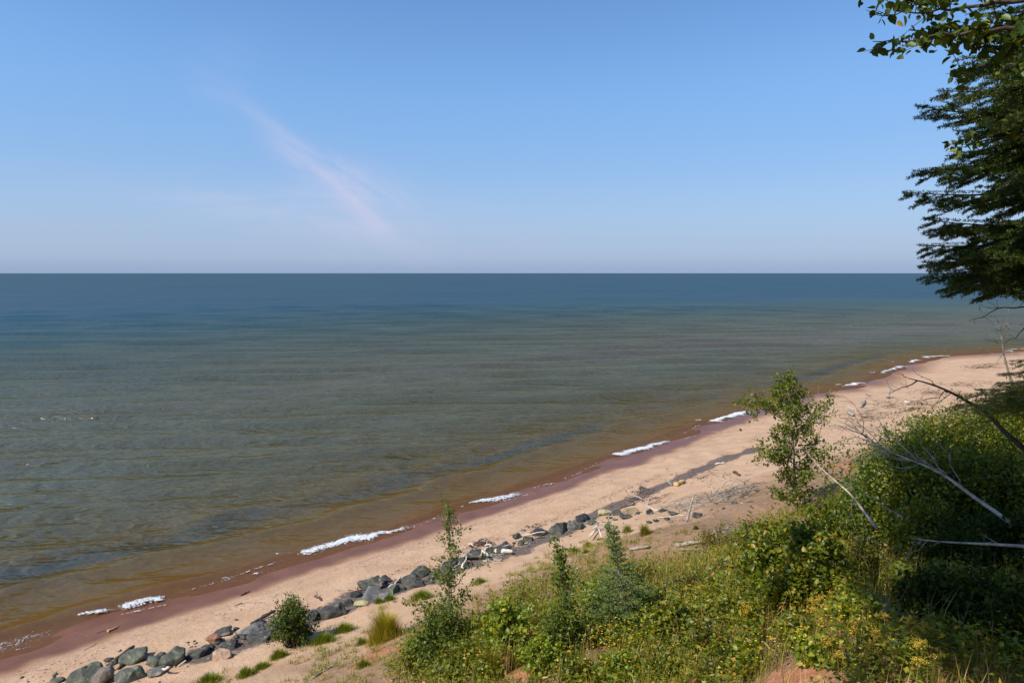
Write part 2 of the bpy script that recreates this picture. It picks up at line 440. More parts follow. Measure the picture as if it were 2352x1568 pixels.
# ------------------------------------------------------------------ water
ang = np.radians(np.concatenate([np.linspace(-150, -46, 60)[:-1], np.linspace(-46, 46, 760), np.linspace(46, 88, 40)[1:]]))
rr = [9.0]
while rr[-1] < 260: rr.append(rr[-1] * 1.0062)
while rr[-1] < 42000: rr.append(rr[-1] * 1.08)
rr = np.array(rr)
A_, R_ = np.meshgrid(ang, rr)
WX = R_ * np.sin(A_); WY = R_ * np.cos(A_)
WU, WS = shore(WX, WY)
dep = -WU
Zw = np.zeros_like(WX); cell = R_ * .0062
wr = np.random.default_rng(3)
wx = WX + 1.6 * vn(WX, WY, .08, 61); wy = WY + 1.7 * vn(WX, WY, .06, 62)
for k in range(15):
    lam = 0.75 * 1.19 ** k
    th = math.radians(-8 + wr.normal(0, 15 if lam < 2.5 else 7))       # crests lie nearly along x
    kx, ky = math.sin(th) * 2 * PI / lam, math.cos(th) * 2 * PI / lam
    ph = wr.uniform(0, 6.28)
    env = .55 + 1.6 * np.clip(vn(WX, WY * 2.0, .9 / lam / 2.2, 70 + k) + .3, 0, 1)
    s_ = np.sin(kx * wx + ky * wy + ph)
    s_ = np.sign(s_) * np.abs(s_) if lam > 1 else s_
    a = (.008 if lam < 2.4 else .0145) * lam ** .8
    Zw += a * env * ((.5 + .5 * s_) ** 1.6 * 2 - .8) * sst(2.2, 5, lam / cell)
Zw *= sst(0, 14, dep) * .8 + .2
# small shoaling waves turned parallel to the beach
ph = (dep + 1.8 * vn(WX, WY, .13, 91) + .7 * vn(WX, WY, .5, 92)) * 2 * PI / 3.6
br = (.5 + .5 * np.sin(ph)) ** 3
Zw += br * .16 * sst(.3, 1.3, dep) * (1 - sst(5, 12, dep)) * (.5 + vn(WS, WS * 0, .11, 95) + .4)
Zw += .03 * vn(WS, WU, .12, 97) * (1 - sst(0, 3, np.abs(dep)))
Zw -= .012
Zw = np.where(dep < -1.2, Zw - .3, Zw)
keep = (WU < 5)
nW = WX.size; I = np.arange(nW).reshape(WX.shape)
Q = np.stack([I[:-1, :-1], I[1:, :-1], I[1:, 1:], I[:-1, 1:]], -1)
kq = (keep[:-1, :-1] | keep[1:, 1:])
Q = Q[kq]
used = np.unique(Q); rem = -np.ones(nW, int); rem[used] = np.arange(len(used)); Q = rem[Q]

mw, nt = newmat('lake_water'); t = NT(nt)
P = geo_pos(t); D_ = t.attr('depth')
mp = t.n('ShaderNodeMapping'); t.l(P, mp.inputs[0]); mp.inputs['Scale'].default_value = (.6, 1., 1.); mp.inputs['Rotation'].default_value = (0, 0, math.radians(8))
mv = mp.outputs[0]
lo = t.noise(P, .035, 3, .5); me_ = t.noise(mv, .22, 4, .55, .6); fi = t.noise(mv, 1.6, 4, .6, .8)
Dn = t.math('ADD', D_, t.math('MULTIPLY', t.math('SUBTRACT', me_, .5), t.mapr(D_, 2, 40, .8, 22, False)))
body = t.ramp(t.math('DIVIDE', Dn, 200.0, clamp=True), [
    (0.0, (.115, .046, .022)), (.004, (.105, .048, .018)), (.01, (.095, .052, .014)), (.025, (.074, .048, .012)), (.05, (.056, .043, .010)), (.11, (.056, .046, .012)),
    (.20, (.058, .049, .018)), (.34, (.042, .043, .024)), (.6, (.010, .032, .03)), (1., (.003, .032, .045))])
dark = t.mapr(t.math('ABSOLUTE', t.math('SUBTRACT', t.math('ADD', D_, t.math('MULTIPLY', t.math('SUBTRACT', me_, .5), 3.)), 6.3)), 1.6, 0, 0, .85)
body = t.mix(t.math('MULTIPLY', dark, t.mapr(lo, .4, .55)), body, (.02, .028, .03))
bar = t.math('MULTIPLY', t.attr('bar'), t.mapr(me_, .3, .6, .4, 1))
body = t.mix(t.math('MULTIPLY', bar, .8), body, (.075, .055, .038))
body = t.mix(t.mapr(fi, .58, .72, 0, .35), body, t.mix(1., body, (1.6, 1.5, .9), 'MULTIPLY'))
pebble = t.math('MULTIPLY', t.mapr(t.noise(P, 3.2, 4, .75), .42, .7), t.mapr(D_, 4, 18, .5, 0))
body = t.mix(pebble, body, (.13, .075, .014))
df = t.n('ShaderNodeBsdfDiffuse'); t.l(body, df.inputs[0])
mn = t.n('ShaderNodeMapping'); t.l(P, mn.inputs[0]); mn.inputs['Scale'].default_value = (.42, 1., 1.); mn.inputs['Rotation'].default_value = (0, 0, math.radians(-22))
near = t.mapr(D_, 6, 34)
def two(sc, det): 
    a_ = t.noise(mn.outputs[0], sc, det, .6, .5); b_ = t.noise(mv, sc, det, .6, .5)
    return t.math('ADD', t.math('MULTIPLY', a_, t.math('SUBTRACT', 1, near)), t.math('MULTIPLY', b_, near))
def ridge(n): return t.math('SUBTRACT', 1, t.math('MULTIPLY', t.math('ABSOLUTE', t.math('SUBTRACT', n, .5)), 3.2), clamp=True)
r1 = ridge(two(1.15, 1)); r2 = ridge(two(2.7, 1))
w1 = t.noise(mv, .55, 3, .6, .8)
fade = t.mapr(D_, 40, 400, 1, .6, False)
w2 = t.noise(mv, .16, 3, .6, .8)
hgt = t.math('ADD', t.math('MULTIPLY', r1, .105), t.math('ADD', t.math('MULTIPLY', r2, .038), t.math('ADD', t.math('MULTIPLY', w1, .20), t.math('ADD', t.math('MULTIPLY', w2, .9), t.math('MULTIPLY', t.noise(mv, .045, 3, .6, .6), t.mapr(D_, 80, 300, 0, 5.))))))
hgt = t.math('MULTIPLY', t.math('MULTIPLY', hgt, t.mapr(D_, 0, 9, .12, 1)), t.mapr(D_, 30, 110, 1, .6))
nb = t.bump(hgt, 1., 1.)
gl = t.n('ShaderNodeBsdfGlossy'); t.l(t.mix(t.mapr(D_, 50, 230), (1, .88, .64), (1, 1, 1)), gl.inputs[0])
t.l(t.mapr(D_, 5, 300, .15, .3, False), gl.inputs['Roughness']); t.l(nb, gl.inputs['Normal']); t.l(nb, df.inputs['Normal'])
fr = t.n('ShaderNodeFresnel'); fr.inputs[0].default_value = 1.333; t.l(nb, fr.inputs['Normal'])
# a wind-roughened surface never reflects like a mirror at grazing angles
cap = t.ramp(t.math('DIVIDE', D_, 200., clamp=True), [(0, (.06,) * 3), (.03, (.3,) * 3), (.1, (.7,) * 3), (.25, (.7,) * 3), (.5, (.5,) * 3), (1, (.34,) * 3)])
f1 = t.math('MULTIPLY', t.math('SUBTRACT', fr.outputs[0], .035, clamp=True), t.mapr(t.noise(mv, .018, 4, .6), .3, .7, .55, .76, False))
f1 = t.math('ADD', t.math('POWER', f1, 1.35), t.mapr(D_, 0, 200, .0, .02, False))
fac = t.math('DIVIDE', t.math('MULTIPLY', cap, f1), t.math('ADD', cap, f1))
ms = t.n('ShaderNodeMixShader'); t.l(fac, ms.inputs[0]); t.l(df.outputs[0], ms.inputs[1]); t.l(gl.outputs[0], ms.inputs[2])
t.out(ms.outputs[0])
Vw = np.stack([WX.ravel(), WY.ravel(), Zw.ravel()], 1)[used]
water = mesh_np('water', Vw, Q, mw, smooth=True)
at_ = water.data.attributes.new('depth', 'FLOAT', 'POINT'); at_.data.foreach_set('value', dep.ravel()[used].astype(np.float32))
# pale sandbars offshore
BAR = [atz(*p)[:2] for p in ((-200, 950), (500, 930), (1000, 850), (1500, 800), (1900, 772), (2150, 755), (2500, 740))]
db = dpoly(WX, WY, BAR); wb = R_ * .085
bar = (1 - sst(wb * .3, wb * 1.3, db + wb * .7 * fbm(WX, WY, .02, 99, 3))) * (.35 + .65 * sst(-20, 60, WX))
at_ = water.data.attributes.new('bar', 'FLOAT', 'POINT'); at_.data.foreach_set('value', bar.ravel()[used].astype(np.float32))
tag(water, 'wide lake, blue far out and brown green in the shallows', 'water', kind='structure')

# ------------------------------------------------------------------ foam
mf, nt = newmat('white_foam'); t = NT(nt)
P = geo_pos(t)
n1 = t.noise(P, 4, 4, .7, 1.5); n2 = t.noise(P, 15, 5, .8, 1.)
f = t.math('ADD', t.math('MULTIPLY', n1, .6), t.math('MULTIPLY', n2, .4))
e = t.attr('edge')
al = t.mapr(t.math('ADD', t.math('MULTIPLY', t.math('SUBTRACT', f, .5), 4.6), t.math('MULTIPLY', e, 1.15)), .55, 1.1, 0, .95)
s = t.n('ShaderNodeBsdfPrincipled'); s.inputs['Base Color'].default_value = (.76, .77, .78, 1); s.inputs['Roughness'].default_value = .6
t.l(al, s.inputs['Alpha']); t.l(t.bump(f, .12), s.inputs['Normal']); t.out(s.outputs[0])
FOAM = [  # (path in photo pixels, half width m, strength)
 ([(108, 1416), (165, 1411), (225, 1405), (275, 1394)], .2, 1.0), ([(270, 1396), (300, 1390), (345, 1380), (395, 1366)], .36, 1.),
 ([(-60, 1500), (0, 1478), (45, 1473), (100, 1462), (150, 1448)], .55, .42), ([(-10, 1502), (60, 1488), (140, 1470)], .08, .6),
 ([(678, 1274), (720, 1260), (780, 1245), (840, 1232), (900, 1218), (970, 1201)], .42, 1.05), ([(620, 1270), (650, 1267), (690, 1268)], .14, .6),
 ([(470, 1333), (520, 1325), (580, 1317), (640, 1308)], .07, .5), ([(150, 1478), (190, 1465), (230, 1452)], .05, .45), ([(270, 1412),(330, 1400), (400, 1385), (430, 1377)], .07, .6),
 ([(1045, 1165), (1080, 1157), (1120, 1149), (1170, 1138), (1215, 1128)], .34, .95), ([(1220, 1122), (1250, 1112), (1285, 1106)], .12, .7), ([(1120, 1156),(1180, 1143), (1230, 1130)], .2, .5),
 ([(1404, 1046), (1440, 1037), (1480, 1028), (1525, 1018), (1550, 1008)], .5, 1.05), ([(1480, 1024), (1520, 1005), (1545, 985)], .45, .4), ([(1570, 1008), (1600, 1000), (1612, 1002)], .08, .7),
 ([(1616, 969), (1650, 960), (1690, 951), (1740, 941)], .62, 1.1), ([(1740, 941), (1790, 925), (1850, 912)], .35, .45),
 ([(395, 1366), (450, 1352), (520, 1330), (600, 1302), (680, 1276)], .1, .5), ([(968, 1202), (1000, 1186), (1046, 1166)], .12, .55), ([(1285, 1106), (1340, 1080), (1400, 1050)], .12, .45), ([(1560, 1000), (1590, 985), (1618, 970)], .15, .5),
 ([(1922, 888), (1955, 883), (1992, 877)], .6, 1.1), ([(2005, 857), (2035, 850), (2070, 843), (2085, 838)], .7, 1.), ([(2066, 833), (2090, 829), (2115, 824)], .7, 1.1),
 ([(2115, 821), (2150, 818), (2195, 816)], .7, .9), ([(2300, 806), (2330, 803), (2380, 799)], .9, .9), ([(1795, 878), (1810, 876), (1825, 874)], .35, .7),
]
g = Geo(); EA = []
for path, hw, st in FOAM:
    hw *= 1.75; w = np.array([atz(*p, .03)[:2] for p in path]); L = np.r_[0, np.cumsum(np.linalg.norm(np.diff(w, axis=0), axis=1))]
    n = max(12, int(L[-1] / .1)); a = np.linspace(0, L[-1], n)
    cx = np.interp(a, L, w[:, 0]); cy = np.interp(a, L, w[:, 1])
    for _ in range(2): cx = smooth(cx, 4); cy = smooth(cy, 4)
    tx, ty = np.gradient(cx), np.gradient(cy); l_ = np.hypot(tx, ty) + 1e-9; nx, ny = -ty / l_, tx / l_
    wob = .7 * fbm(cx, cy, .9, 111, 3) * hw; ww = np.clip(.95 + 1.2 * fbm(cx, cy, 1.1, 113, 3), .45, 1.6)
    m = 17; q = np.linspace(-1.3, 1.3, m)
    endf = (.35 + .65 * sst(0, .08, a / L[-1])) * (1 - .75 * sst(.7, 1, a / L[-1]))
    off = q[None, :] * (hw * ww)[:, None] + wob[:, None]; X = cx[:, None] + nx[:, None] * off; Y = cy[:, None] + ny[:, None] * off
    edge = np.exp(-(q * 1.75) ** 2)[None, :] * endf[:, None] * st
    u_, s_ = shore(X, Y)
    base = np.maximum(0.02, gz(X, Y) + .008)
    Z = base + (.015 + .05 * min(hw, .6) * np.exp(-(q * 2.6) ** 2)[None, :] * endf[:, None] * st) * (1 + .9 * vn(X, Y, 5, 5))
    I = np.arange(n * m).reshape(n, m)
    Qf = np.stack([I[:-1, :-1], I[1:, :-1], I[1:, 1:], I[:-1, 1:]], -1).reshape(-1, 4)
    g.add(np.stack([X.ravel(), Y.ravel(), Z.ravel()], 1), Qf); EA.append(edge.ravel())
foam = g.build('foam', mf, smooth=True)
at_ = foam.data.attributes.new('edge', 'FLOAT', 'POINT'); at_.data.foreach_set('value', np.concatenate(EA).astype(np.float32))
tag(foam, 'white foam of small waves breaking along the waterline', 'foam', kind='stuff')

# ------------------------------------------------------------------ boulders
def rock_mesh(name, w, h, d, mat, seed, flat=False):
    rnd = random.Random(seed); bm = bmesh.new()
    for _ in range(13 if not flat else 11):
        v = Vector((rnd.gauss(0, 1), rnd.gauss(0, 1), rnd.gauss(0, 1))).normalized()
        v = Vector((math.copysign(abs(v.x) ** .8, v.x), math.copysign(abs(v.y) ** .8, v.y), math.copysign(abs(v.z) ** .75, v.z)))
        bm.verts.new((v.x * w / 2, v.y * d / 2, v.z * h / 2))
    r = bmesh.ops.convex_hull(bm, input=bm.verts)
    bmesh.ops.delete(bm, geom=[e for e in r['geom_interior'] if isinstance(e, bmesh.types.BMVert)], context='VERTS')
    bmesh.ops.dissolve_limit(bm, angle_limit=.25, verts=bm.verts, edges=bm.edges)
    bmesh.ops.bevel(bm, geom=list(bm.edges), offset=min(w, h, d) * .07, segments=2, profile=.5, affect='EDGES', clamp_overlap=True)
    bmesh.ops.triangulate(bm, faces=bm.faces)
    for _ in range(3):
        long = [e for e in bm.edges if e.calc_length() > w * .09]
        if not long: break
        bmesh.ops.subdivide_edges(bm, edges=long, cuts=1, use_grid_fill=False)
        bmesh.ops.triangulate(bm, faces=bm.faces)
    bm.normal_update(); off = Vector((seed * 3.1, seed * 1.7, 0))
    for v in bm.verts:
        q = v.co / w
        n = mnoise.fractal(q * 3.0 + off, .8, 2.0, 4)
        v.co += v.normal * n * w * .045
    me = bpy.data.meshes.new(name); bm.to_mesh(me); bm.free()
    me.polygons.foreach_set('use_smooth', np.ones(len(me.polygons), bool))
    me.materials.append(mat); return me

# px, py (centre in the photo), width px, height factor, colour, rotation about the line of sight, label
BO = [
 (130, 1562, 32, .45, 'green', .2, 'small low dark green boulder, leftmost of the boulder line'),
 (187, 1552, 80, .62, 'green', .5, 'long slanting green basalt slab at the left end of the boulder line'),
 (236, 1554, 54, 1., 'brown', .9, 'brownish grey upright boulder right of the long green slab'),
 (312, 1508, 62, .6, 'green', .2, 'dark green ridge-shaped boulder behind the lichen-covered one'),
 (303, 1548, 68, .6, 'green', .25, 'boulder with bright yellow-green lichen and sand lying on it'),
 (357, 1518, 40, .8, 'green', -.3, 'greenish block wedged beside the largest rounded green boulder'),
 (400, 1512, 62, .85, 'green', .4, 'largest rounded green boulder near the left end with a pale top'),
 (362, 1541, 46, .45, 'grey', .1, 'low grey boulder half buried in front of the rounded green boulder'),
 (455, 1498, 52, .6, 'dark', .5, 'dark jagged boulder right of the largest rounded green boulder'),
 (510, 1453, 44, .4, 'dark', .45, 'thin dark slab tilted up above the red sandstone boulder'),
 (492, 1469, 38, .75, 'red', .1, 'reddish sandstone boulder among dark boulders'),
 (520, 1482, 54, .55, 'dark', .2, 'dark grey boulder just below the red sandstone boulder'),
 (512, 1503, 42, .75, 'sandy', 0, 'boulder buried under smooth pink sand'),
 (577, 1449, 60, .6, 'grey', .3, 'broad grey-green boulder left of the dark round bush'),
 (594, 1466, 60, .45, 'dark', .25, 'long dark boulder below the broad grey-green one'),
 (624, 1442, 40, .6, 'dark', .2, 'dark boulder touching the left side of the round bush'),
 (600, 1428, 24, .6, 'black', .2, 'small black boulder under the dark log beside the bush'),
 (720, 1417, 38, .8, 'black', .2, 'black cracked boulder right of the dark round bush'),
 (767, 1402, 64, .68, 'dark', .25, 'big smooth dark grey boulder standing between bush and birch sapling'),
 (801, 1386, 26, .9, 'dark', .3, 'small blocky boulder behind the big smooth dark grey one'),
 (816, 1367, 30, .7, 'black', .2, 'small black boulder left of the long flat-topped slab'),
 (851, 1345, 60, .55, 'dark', .3, 'long flat-topped dark slab nearest the water'),
 (888, 1330, 27, .75, 'dark', .1, 'small dark boulder beyond the end of the flat-topped slab'),
 (864, 1363, 62, .6, 'grey', .3, 'large grey boulder in front of the flat-topped slab'),
 (908, 1355, 34, .75, 'green', .1, 'grey-green boulder with lichen right of the large grey boulder'),
 (829, 1387, 34, .45, 'yellow', .2, 'pale yellow flat rock half buried in sand'),
 (880, 1372, 20, .6, 'grey', .2, 'small grey boulder below the large grey boulder'),
 (942, 1331, 36, .7, 'dark', .2, 'dark rounded boulder left of the birch sapling'),
 (921, 1333, 22, .5, 'black', .2, 'small flat black boulder in shade beside a pale curved stick'),
 (967, 1316, 42, .65, 'dark', .3, 'dark boulder seen through the left leaves of the birch sapling'),
 (962, 1341, 36, .6, 'dark', .1, 'low dark boulder at the left foot of the birch sapling leaves'),
 (1000, 1322, 36, .65, 'dark', .2, 'dark boulder behind the birch sapling trunk, nearer the bluff'),
 (1034, 1298, 38, .6, 'dark', .3, 'dark boulder behind the birch sapling, nearer the water'),
 (1064, 1288, 36, .5, 'dark', .4, 'dark sloping boulder under a bleached branch'),
 (1091, 1275, 46, .8, 'dark', .5, 'tall dark boulder beside the pile of bleached roots'),
 (1128, 1262, 34, .4, 'black', .2, 'flat black boulder behind the pile of bleached roots'),
 (1152, 1256, 46, .4, 'dark', .25, 'long low dark boulder at the wrack line behind the white plank'),
 (1157, 1265, 32, .6, 'dark', .1, 'dark boulder touching the white plank'),
 (1187, 1231, 20, .9, 'dark', .2, 'small pointed dark boulder at the left end of the pale thin stick'),
 (1196, 1247, 20, .9, 'green', .2, 'small square greenish boulder between white plank and big dark boulder'),
 (1212, 1239, 30, .45, 'dark', .1, 'flat dark boulder under the pale thin stick'),
 (1202, 1218, 13, .5, 'grey', 0, 'tiny grey rock alone on the sand near the water'),
 (1240, 1222, 44, .3, 'black', .3, 'low black rock left of the big round dark boulder'),
 (1284, 1213, 50, .7, 'dark', .05, 'biggest round dark boulder of the middle beach'),
 (1313, 1208, 28, 1., 'grey', .8, 'light grey triangular boulder against the big round dark boulder'),
 (1332, 1210, 28, .6, 'dark', .2, 'dark boulder right of the light grey triangular one'),
 (1338, 1191, 36, .6, 'black', .2, 'black boulder with a short white stick on it'),
 (1358, 1201, 28, .5, 'green', .2, 'low greenish boulder right of the black one with a stick'),
 (1387, 1177, 34, .5, 'yellow', -.1, 'pale yellow boulder set in black sand'),
 (1417, 1179, 26, .6, 'dark', .2, 'dark boulder between the pale yellow and the tan boulders'),
 (1450, 1174, 38, .55, 'tan', -.1, 'tan brown boulder at the head of the driftwood'),
 (1437, 1187, 34, .35, 'dark', 0, 'flat dark rock below the tan brown boulder'),
 (1493, 1176, 17, .9, 'black', .6, 'small black rock with a white face'),
 (1524, 1172, 18, .6, 'black', -.3, 'small black rock left of the last dark boulder'),
 (1545, 1177, 24, .65, 'dark', .3, 'last dark boulder of the line beside grey driftwood'),
 (1602, 1184, 34, .4, 'dark', 0, 'isolated flat dark slab, rightmost of the boulders'),
 (1541, 1198, 12, .6, 'brown', .5, 'tiny brown rock lying alone on pale sand'),
 (1478, 1121, 18, .7, 'dark', .2, 'small dark rock alone at the seaward wrack line'),
]
for i, (px, py, w, hf, c, rt, lab) in enumerate(BO):
    q = gp(px, py + w * hf * .22); W = w * q[1] / F * 1.2
    hgt = W * hf * .88
    me = rock_mesh('boulder', W, hgt, W * (.75 + .3 * ((i * 7) % 5) / 5), RK[c], i + 11)
    o = bpy.data.objects.new('boulder', me); COL.objects.link(o)
    o.location = (q[0], q[1], q[2] + hgt * .16); o.rotation_euler = (random.uniform(-.15, .15), -rt * .5, random.uniform(-.1, .8))
    tag(o, lab, 'boulder', 'boulders lined up along the upper beach')

def pebbles(name, n, lo, hi, mat, lab, seed):
    rg = np.random.default_rng(seed); g = Geo(); ln = np.array([gp(*p) for p in ((90, 1568), (240, 1545), (420, 1518), (560, 1462), (700, 1425), (850, 1372), (1000, 1328), (1100, 1280), (1200, 1248), (1340, 1205), (1450, 1182), (1620, 1182), (1720, 1130))])
    a = rg.uniform(0, len(ln) - 1, n); i = np.minimum(a.astype(int), len(ln) - 2); f = (a - i)[:, None]; c = ln[i] * (1 - f) + ln[i + 1] * f
    x = c[:, 0] + rg.normal(0, .55, n); y = c[:, 1] + rg.normal(0, .55, n); r = lo * (hi / lo) ** (rg.random(n) ** 2.2)
    oct_ = np.array([(1, 0, 0), (0, 1, 0), (-1, 0, 0), (0, -1, 0), (0, 0, 1), (0, 0, -1), (.6, .6, .5), (-.6, .6, .4), (-.6, -.6, .5), (.6, -.6, .4)], float)
    T = np.array([(0, 6, 4), (6, 1, 4), (1, 7, 4), (7, 2, 4), (2, 8, 4), (8, 3, 4), (3, 9, 4), (9, 0, 4), (0, 1, 6), (1, 2, 7), (2, 3, 8), (3, 0, 9), (0, 5, 1), (1, 5, 2), (2, 5, 3), (3, 5, 0)])
    z = gz(x, y)
    for k in range(n):
        V = oct_ * rg.uniform(.7, 1.25, (10, 1)) * r[k] * [1.2, .9, .6]; th = rg.uniform(0, 6.28); ct, st = math.cos(th), math.sin(th)
        V = V @ np.array([[ct, st, 0], [-st, ct, 0], [0, 0, 1]]) + [x[k], y[k], z[k] + r[k] * .15]; g.add(V, T)
    o = g.build(name, mat); tag(o, lab, 'stones', kind='stuff')
pebbles('dark_stones', 420, .025, .17, RK['dark'], 'small dark stones scattered between the boulders', 5)
pebbles('pale_stones', 220, .02, .1, RK['tan'], 'small tan pebbles scattered between the boulders', 6)
# ------------------------------------------------------------------ driftwood
def wiggly(a, b, n, amp, seed):
    r = np.random.default_rng(seed); t_ = np.linspace(0, 1, n)[:, None]
    p = a * (1 - t_) + b * t_; L = np.linalg.norm(b - a)
    k = np.cumsum(r.normal(0, 1, (n, 3)), 0); k -= k[0] * (1 - t_) + k[-1] * t_
    return p + k * amp * L / n
DW = [  # ends in photo pixels, radius m, material, bend, lift, label
 ((255, 1527), (308, 1492), .075, 'driftdark', .1, .12, 'dark straight log leaning on the green boulders at lower left'),
 ((272, 1538), (300, 1510), .035, 'driftdark', .5, .05, 'thin brown stick beside the dark leaning log'),
 ((578, 1436), (632, 1409), .07, 'driftdark', .2, .1, 'dark log lying against the left side of the round bush'),
 ((248, 1452), (270, 1441), .05, 'driftgold', .3, .03, 'orange-brown stick alone on the wet sand'),
 ((222, 1454), (275, 1438), .012, 'driftdark', 1.2, .02, 'thin dark curved twig on the wet sand'),
 ((553, 1368), (573, 1359), .035, 'driftdark', .3, .02, 'short dark stick near the edge of the wet sand'),
 ((538, 1392), (556, 1385), .02, 'driftgrey', .4, .02, 'thin grey stick inland of the short dark one'),
 ((192, 1494), (222, 1479), .015, 'driftgrey', .6, .02, 'thin grey twig on sand left of the boulders'),
 ((363, 1541), (390, 1552), .05, 'drift', .3, .25, 'pale stick across the low grey boulder'),
 ((410, 1532), (428, 1524), .03, 'drift', .3, .1, 'small pale stick between lower left boulders'),
 ((724, 1369), (738, 1380), .035, 'driftdark', .8, .05, 'dark forked stick on open sand above the boulders'),
 ((893, 1349), (921, 1338), .035, 'drift', 1.0, .25, 'pale curved stick lying over the boulders'),
 ((1078, 1250), (1086, 1266), .05, 'drift', .3, .25, 'short white stick leaning up at the wrack line'),
 ((1061, 1291), (1085, 1279), .07, 'driftgrey', .5, .35, 'grey branch on the dark sloping boulder'),
 ((1100, 1271), (1120, 1294), .06, 'drift', .5, .3, 'white root reaching down from the tall dark boulder'),
 ((1113, 1254), (1130, 1264), .04, 'drift', .8, .2, 'bent white twig above the root pile'),
 ((1138, 1269), (1177, 1275), .11, 'drift', .05, .15, 'thick white plank-like log'),
 ((1140, 1262), (1172, 1266), .05, 'driftgrey', .05, .3, 'grey pole just behind the thick white log'),
 ((1112, 1290), (1152, 1290), .07, 'driftgrey', 1.0, .12, 'brown-grey gnarled root at the foot of the root pile'),
 ((1105, 1282), (1132, 1268), .04, 'drift', 1.6, .3, 'looping white root in the root pile'),
 ((1064, 1308), (1072, 1288), .04, 'drift', .4, .2, 'pale stick standing at the sapling side of the root pile'),
 ((1034, 1318), (1060, 1300), .04, 'driftgrey', .6, .2, 'grey stick half hidden by the birch sapling'),
 ((1200, 1231), (1252, 1231), .03, 'drift', .15, .2, 'long thin white stick lying level across flat boulders'),
 ((1337, 1184), (1341, 1194), .04, 'drift', .2, .35, 'short white stick on the black boulder'),
 ((1362, 1214), (1382, 1246), .05, 'drift', .9, .2, 'bleached arched root on the sand above the small spruce'),
 ((1372, 1214), (1390, 1242), .03, 'driftgrey', .9, .3, 'thin grey root beside the bleached arched one'),
 ((1447, 1144), (1476, 1152), .05, 'driftgrey', .4, .1, 'grey stick left of the driftwood heap'),
 ((1423, 1167), (1458, 1159), .05, 'driftdark', .9, .1, 'curved brown branch above the tan boulder'),
 ((1487, 1160), (1510, 1149), .04, 'driftgrey', .9, .08, 'curved grey branch right of the tan boulder'),
 ((1490, 1168), (1512, 1174), .05, 'drift', .5, .08, 'pale stick beside the black and white rock'),
 ((1552, 1117), (1572, 1108), .13, 'driftgold', .1, .1, 'thick short yellow log on the open beach'),
 ((1530, 1106), (1542, 1116), .06, 'driftgrey', .5, .08, 'brown stick left of the thick yellow log'),
 ((1643, 1067), (1666, 1065), .05, 'drift', .6, .06, 'pale bent stick on the black sand streak'),
 ((1686, 1086), (1699, 1093), .08, 'driftdark', .2, .06, 'short black stick on the sand seaward of the alder'),
 ((1646, 1092), (1676, 1093), .03, 'driftgrey', 1.4, .08, 'crooked grey stick near the black sand streak'),
 ((1576, 1199), (1592, 1157), .05, 'driftgrey', .3, .25, 'tall grey stick stuck upright in the beach'),
 ((1447, 1264), (1492, 1260), .06, 'driftgrey', .3, .08, 'grey log lying right of the small spruce top'),
 ((1553, 1254), (1613, 1251), .07, 'driftgrey', .2, .12, 'long grey log at the edge of the weeds'),
 ((1560, 1264), (1630, 1262), .04, 'driftgrey', .3, .1, 'thin grey pole parallel to the long grey log'),
 ((1607, 1316), (1680, 1328), .04, 'palebark', .4, .35, 'pale bare branch lying on the weeds'),
 ((1510, 1190), (1575, 1186), .02, 'drift', .3, .04, 'thin pale rod on the sand below the last boulders'),
 ((1974, 937), (1987, 925), .2, 'driftgrey', .2, .15, 'pale thick log on the far beach'),
 ((1950, 950), (1959, 957), .2, 'driftgrey', .2, .15, 'short pale log on the far beach left of the thick one'),
 ((2040, 915), (2042, 896), .16, 'driftgrey', .1, .1, 'weathered post standing on the far beach'),
 ((2080, 925), (2092, 926), .14, 'drift', .2, .1, 'short white log on the far beach'),
 ((1990, 905), (2024, 930), .04, 'driftgrey', .2, .05, 'long thin pole on the far beach'),
 ((1700, 988), (1702, 990), .1, 'driftdark', .2, .02, 'dark lump of wood near the water left of the alder'),
 ((1945, 931), (1968, 948), .05, 'drift', .2, .05, 'pale slanting stick on the far beach'),
 ((2056, 936), (2090, 942), .05, 'driftgrey', .2, .05, 'grey stick below the short white log'),
 ((715, 1560), (770, 1528), .03, 'driftgrey', .4, .06, 'grey stick lying on the lower sand slope'),
 ((1755, 1330), (1790, 1300), .03, 'driftgrey', .4, .3, 'dry grey stick poking out of the undergrowth'),
]
for i, (a, b, r, m, bend, lift, lab) in enumerate(DW):
    A = gp(*a); B = gp(*b)
    if 'upright' in lab or 'post standing' in lab:
        B = atY(b[0], b[1], A[1] + .25)
    A = A + [0, 0, r * .6]; B = B + [0, 0, lift]
    pts = wiggly(A, B, 9, bend * .55, i + 5)
    pts[:, 2] = np.maximum(pts[:, 2], gz(pts[:, 0], pts[:, 1]) + r * .3)
    rad = np.linspace(r, r * .65, 9) * (1 + .15 * np.random.default_rng(i).normal(size=9)); rad = np.abs(rad)
    g = Geo(); tube(g, pts, rad, 8)
    if bend > .4:
        rg = np.random.default_rng(i + 50); k = rg.integers(3, 7)
        L = np.linalg.norm(B - A); d = rg.normal(0, 1, 3); d[2] = abs(d[2]) * .5; d = d / np.linalg.norm(d)
        tube(g, wiggly(pts[k], pts[k] + d * L * .35, 5, .3, i), np.linspace(r * .5, r * .2, 5), 6)
    o = g.build('driftwood', M[m], smooth=True, origin=pts[0])
    tag(o, lab, 'driftwood', 'driftwood scattered over the beach')

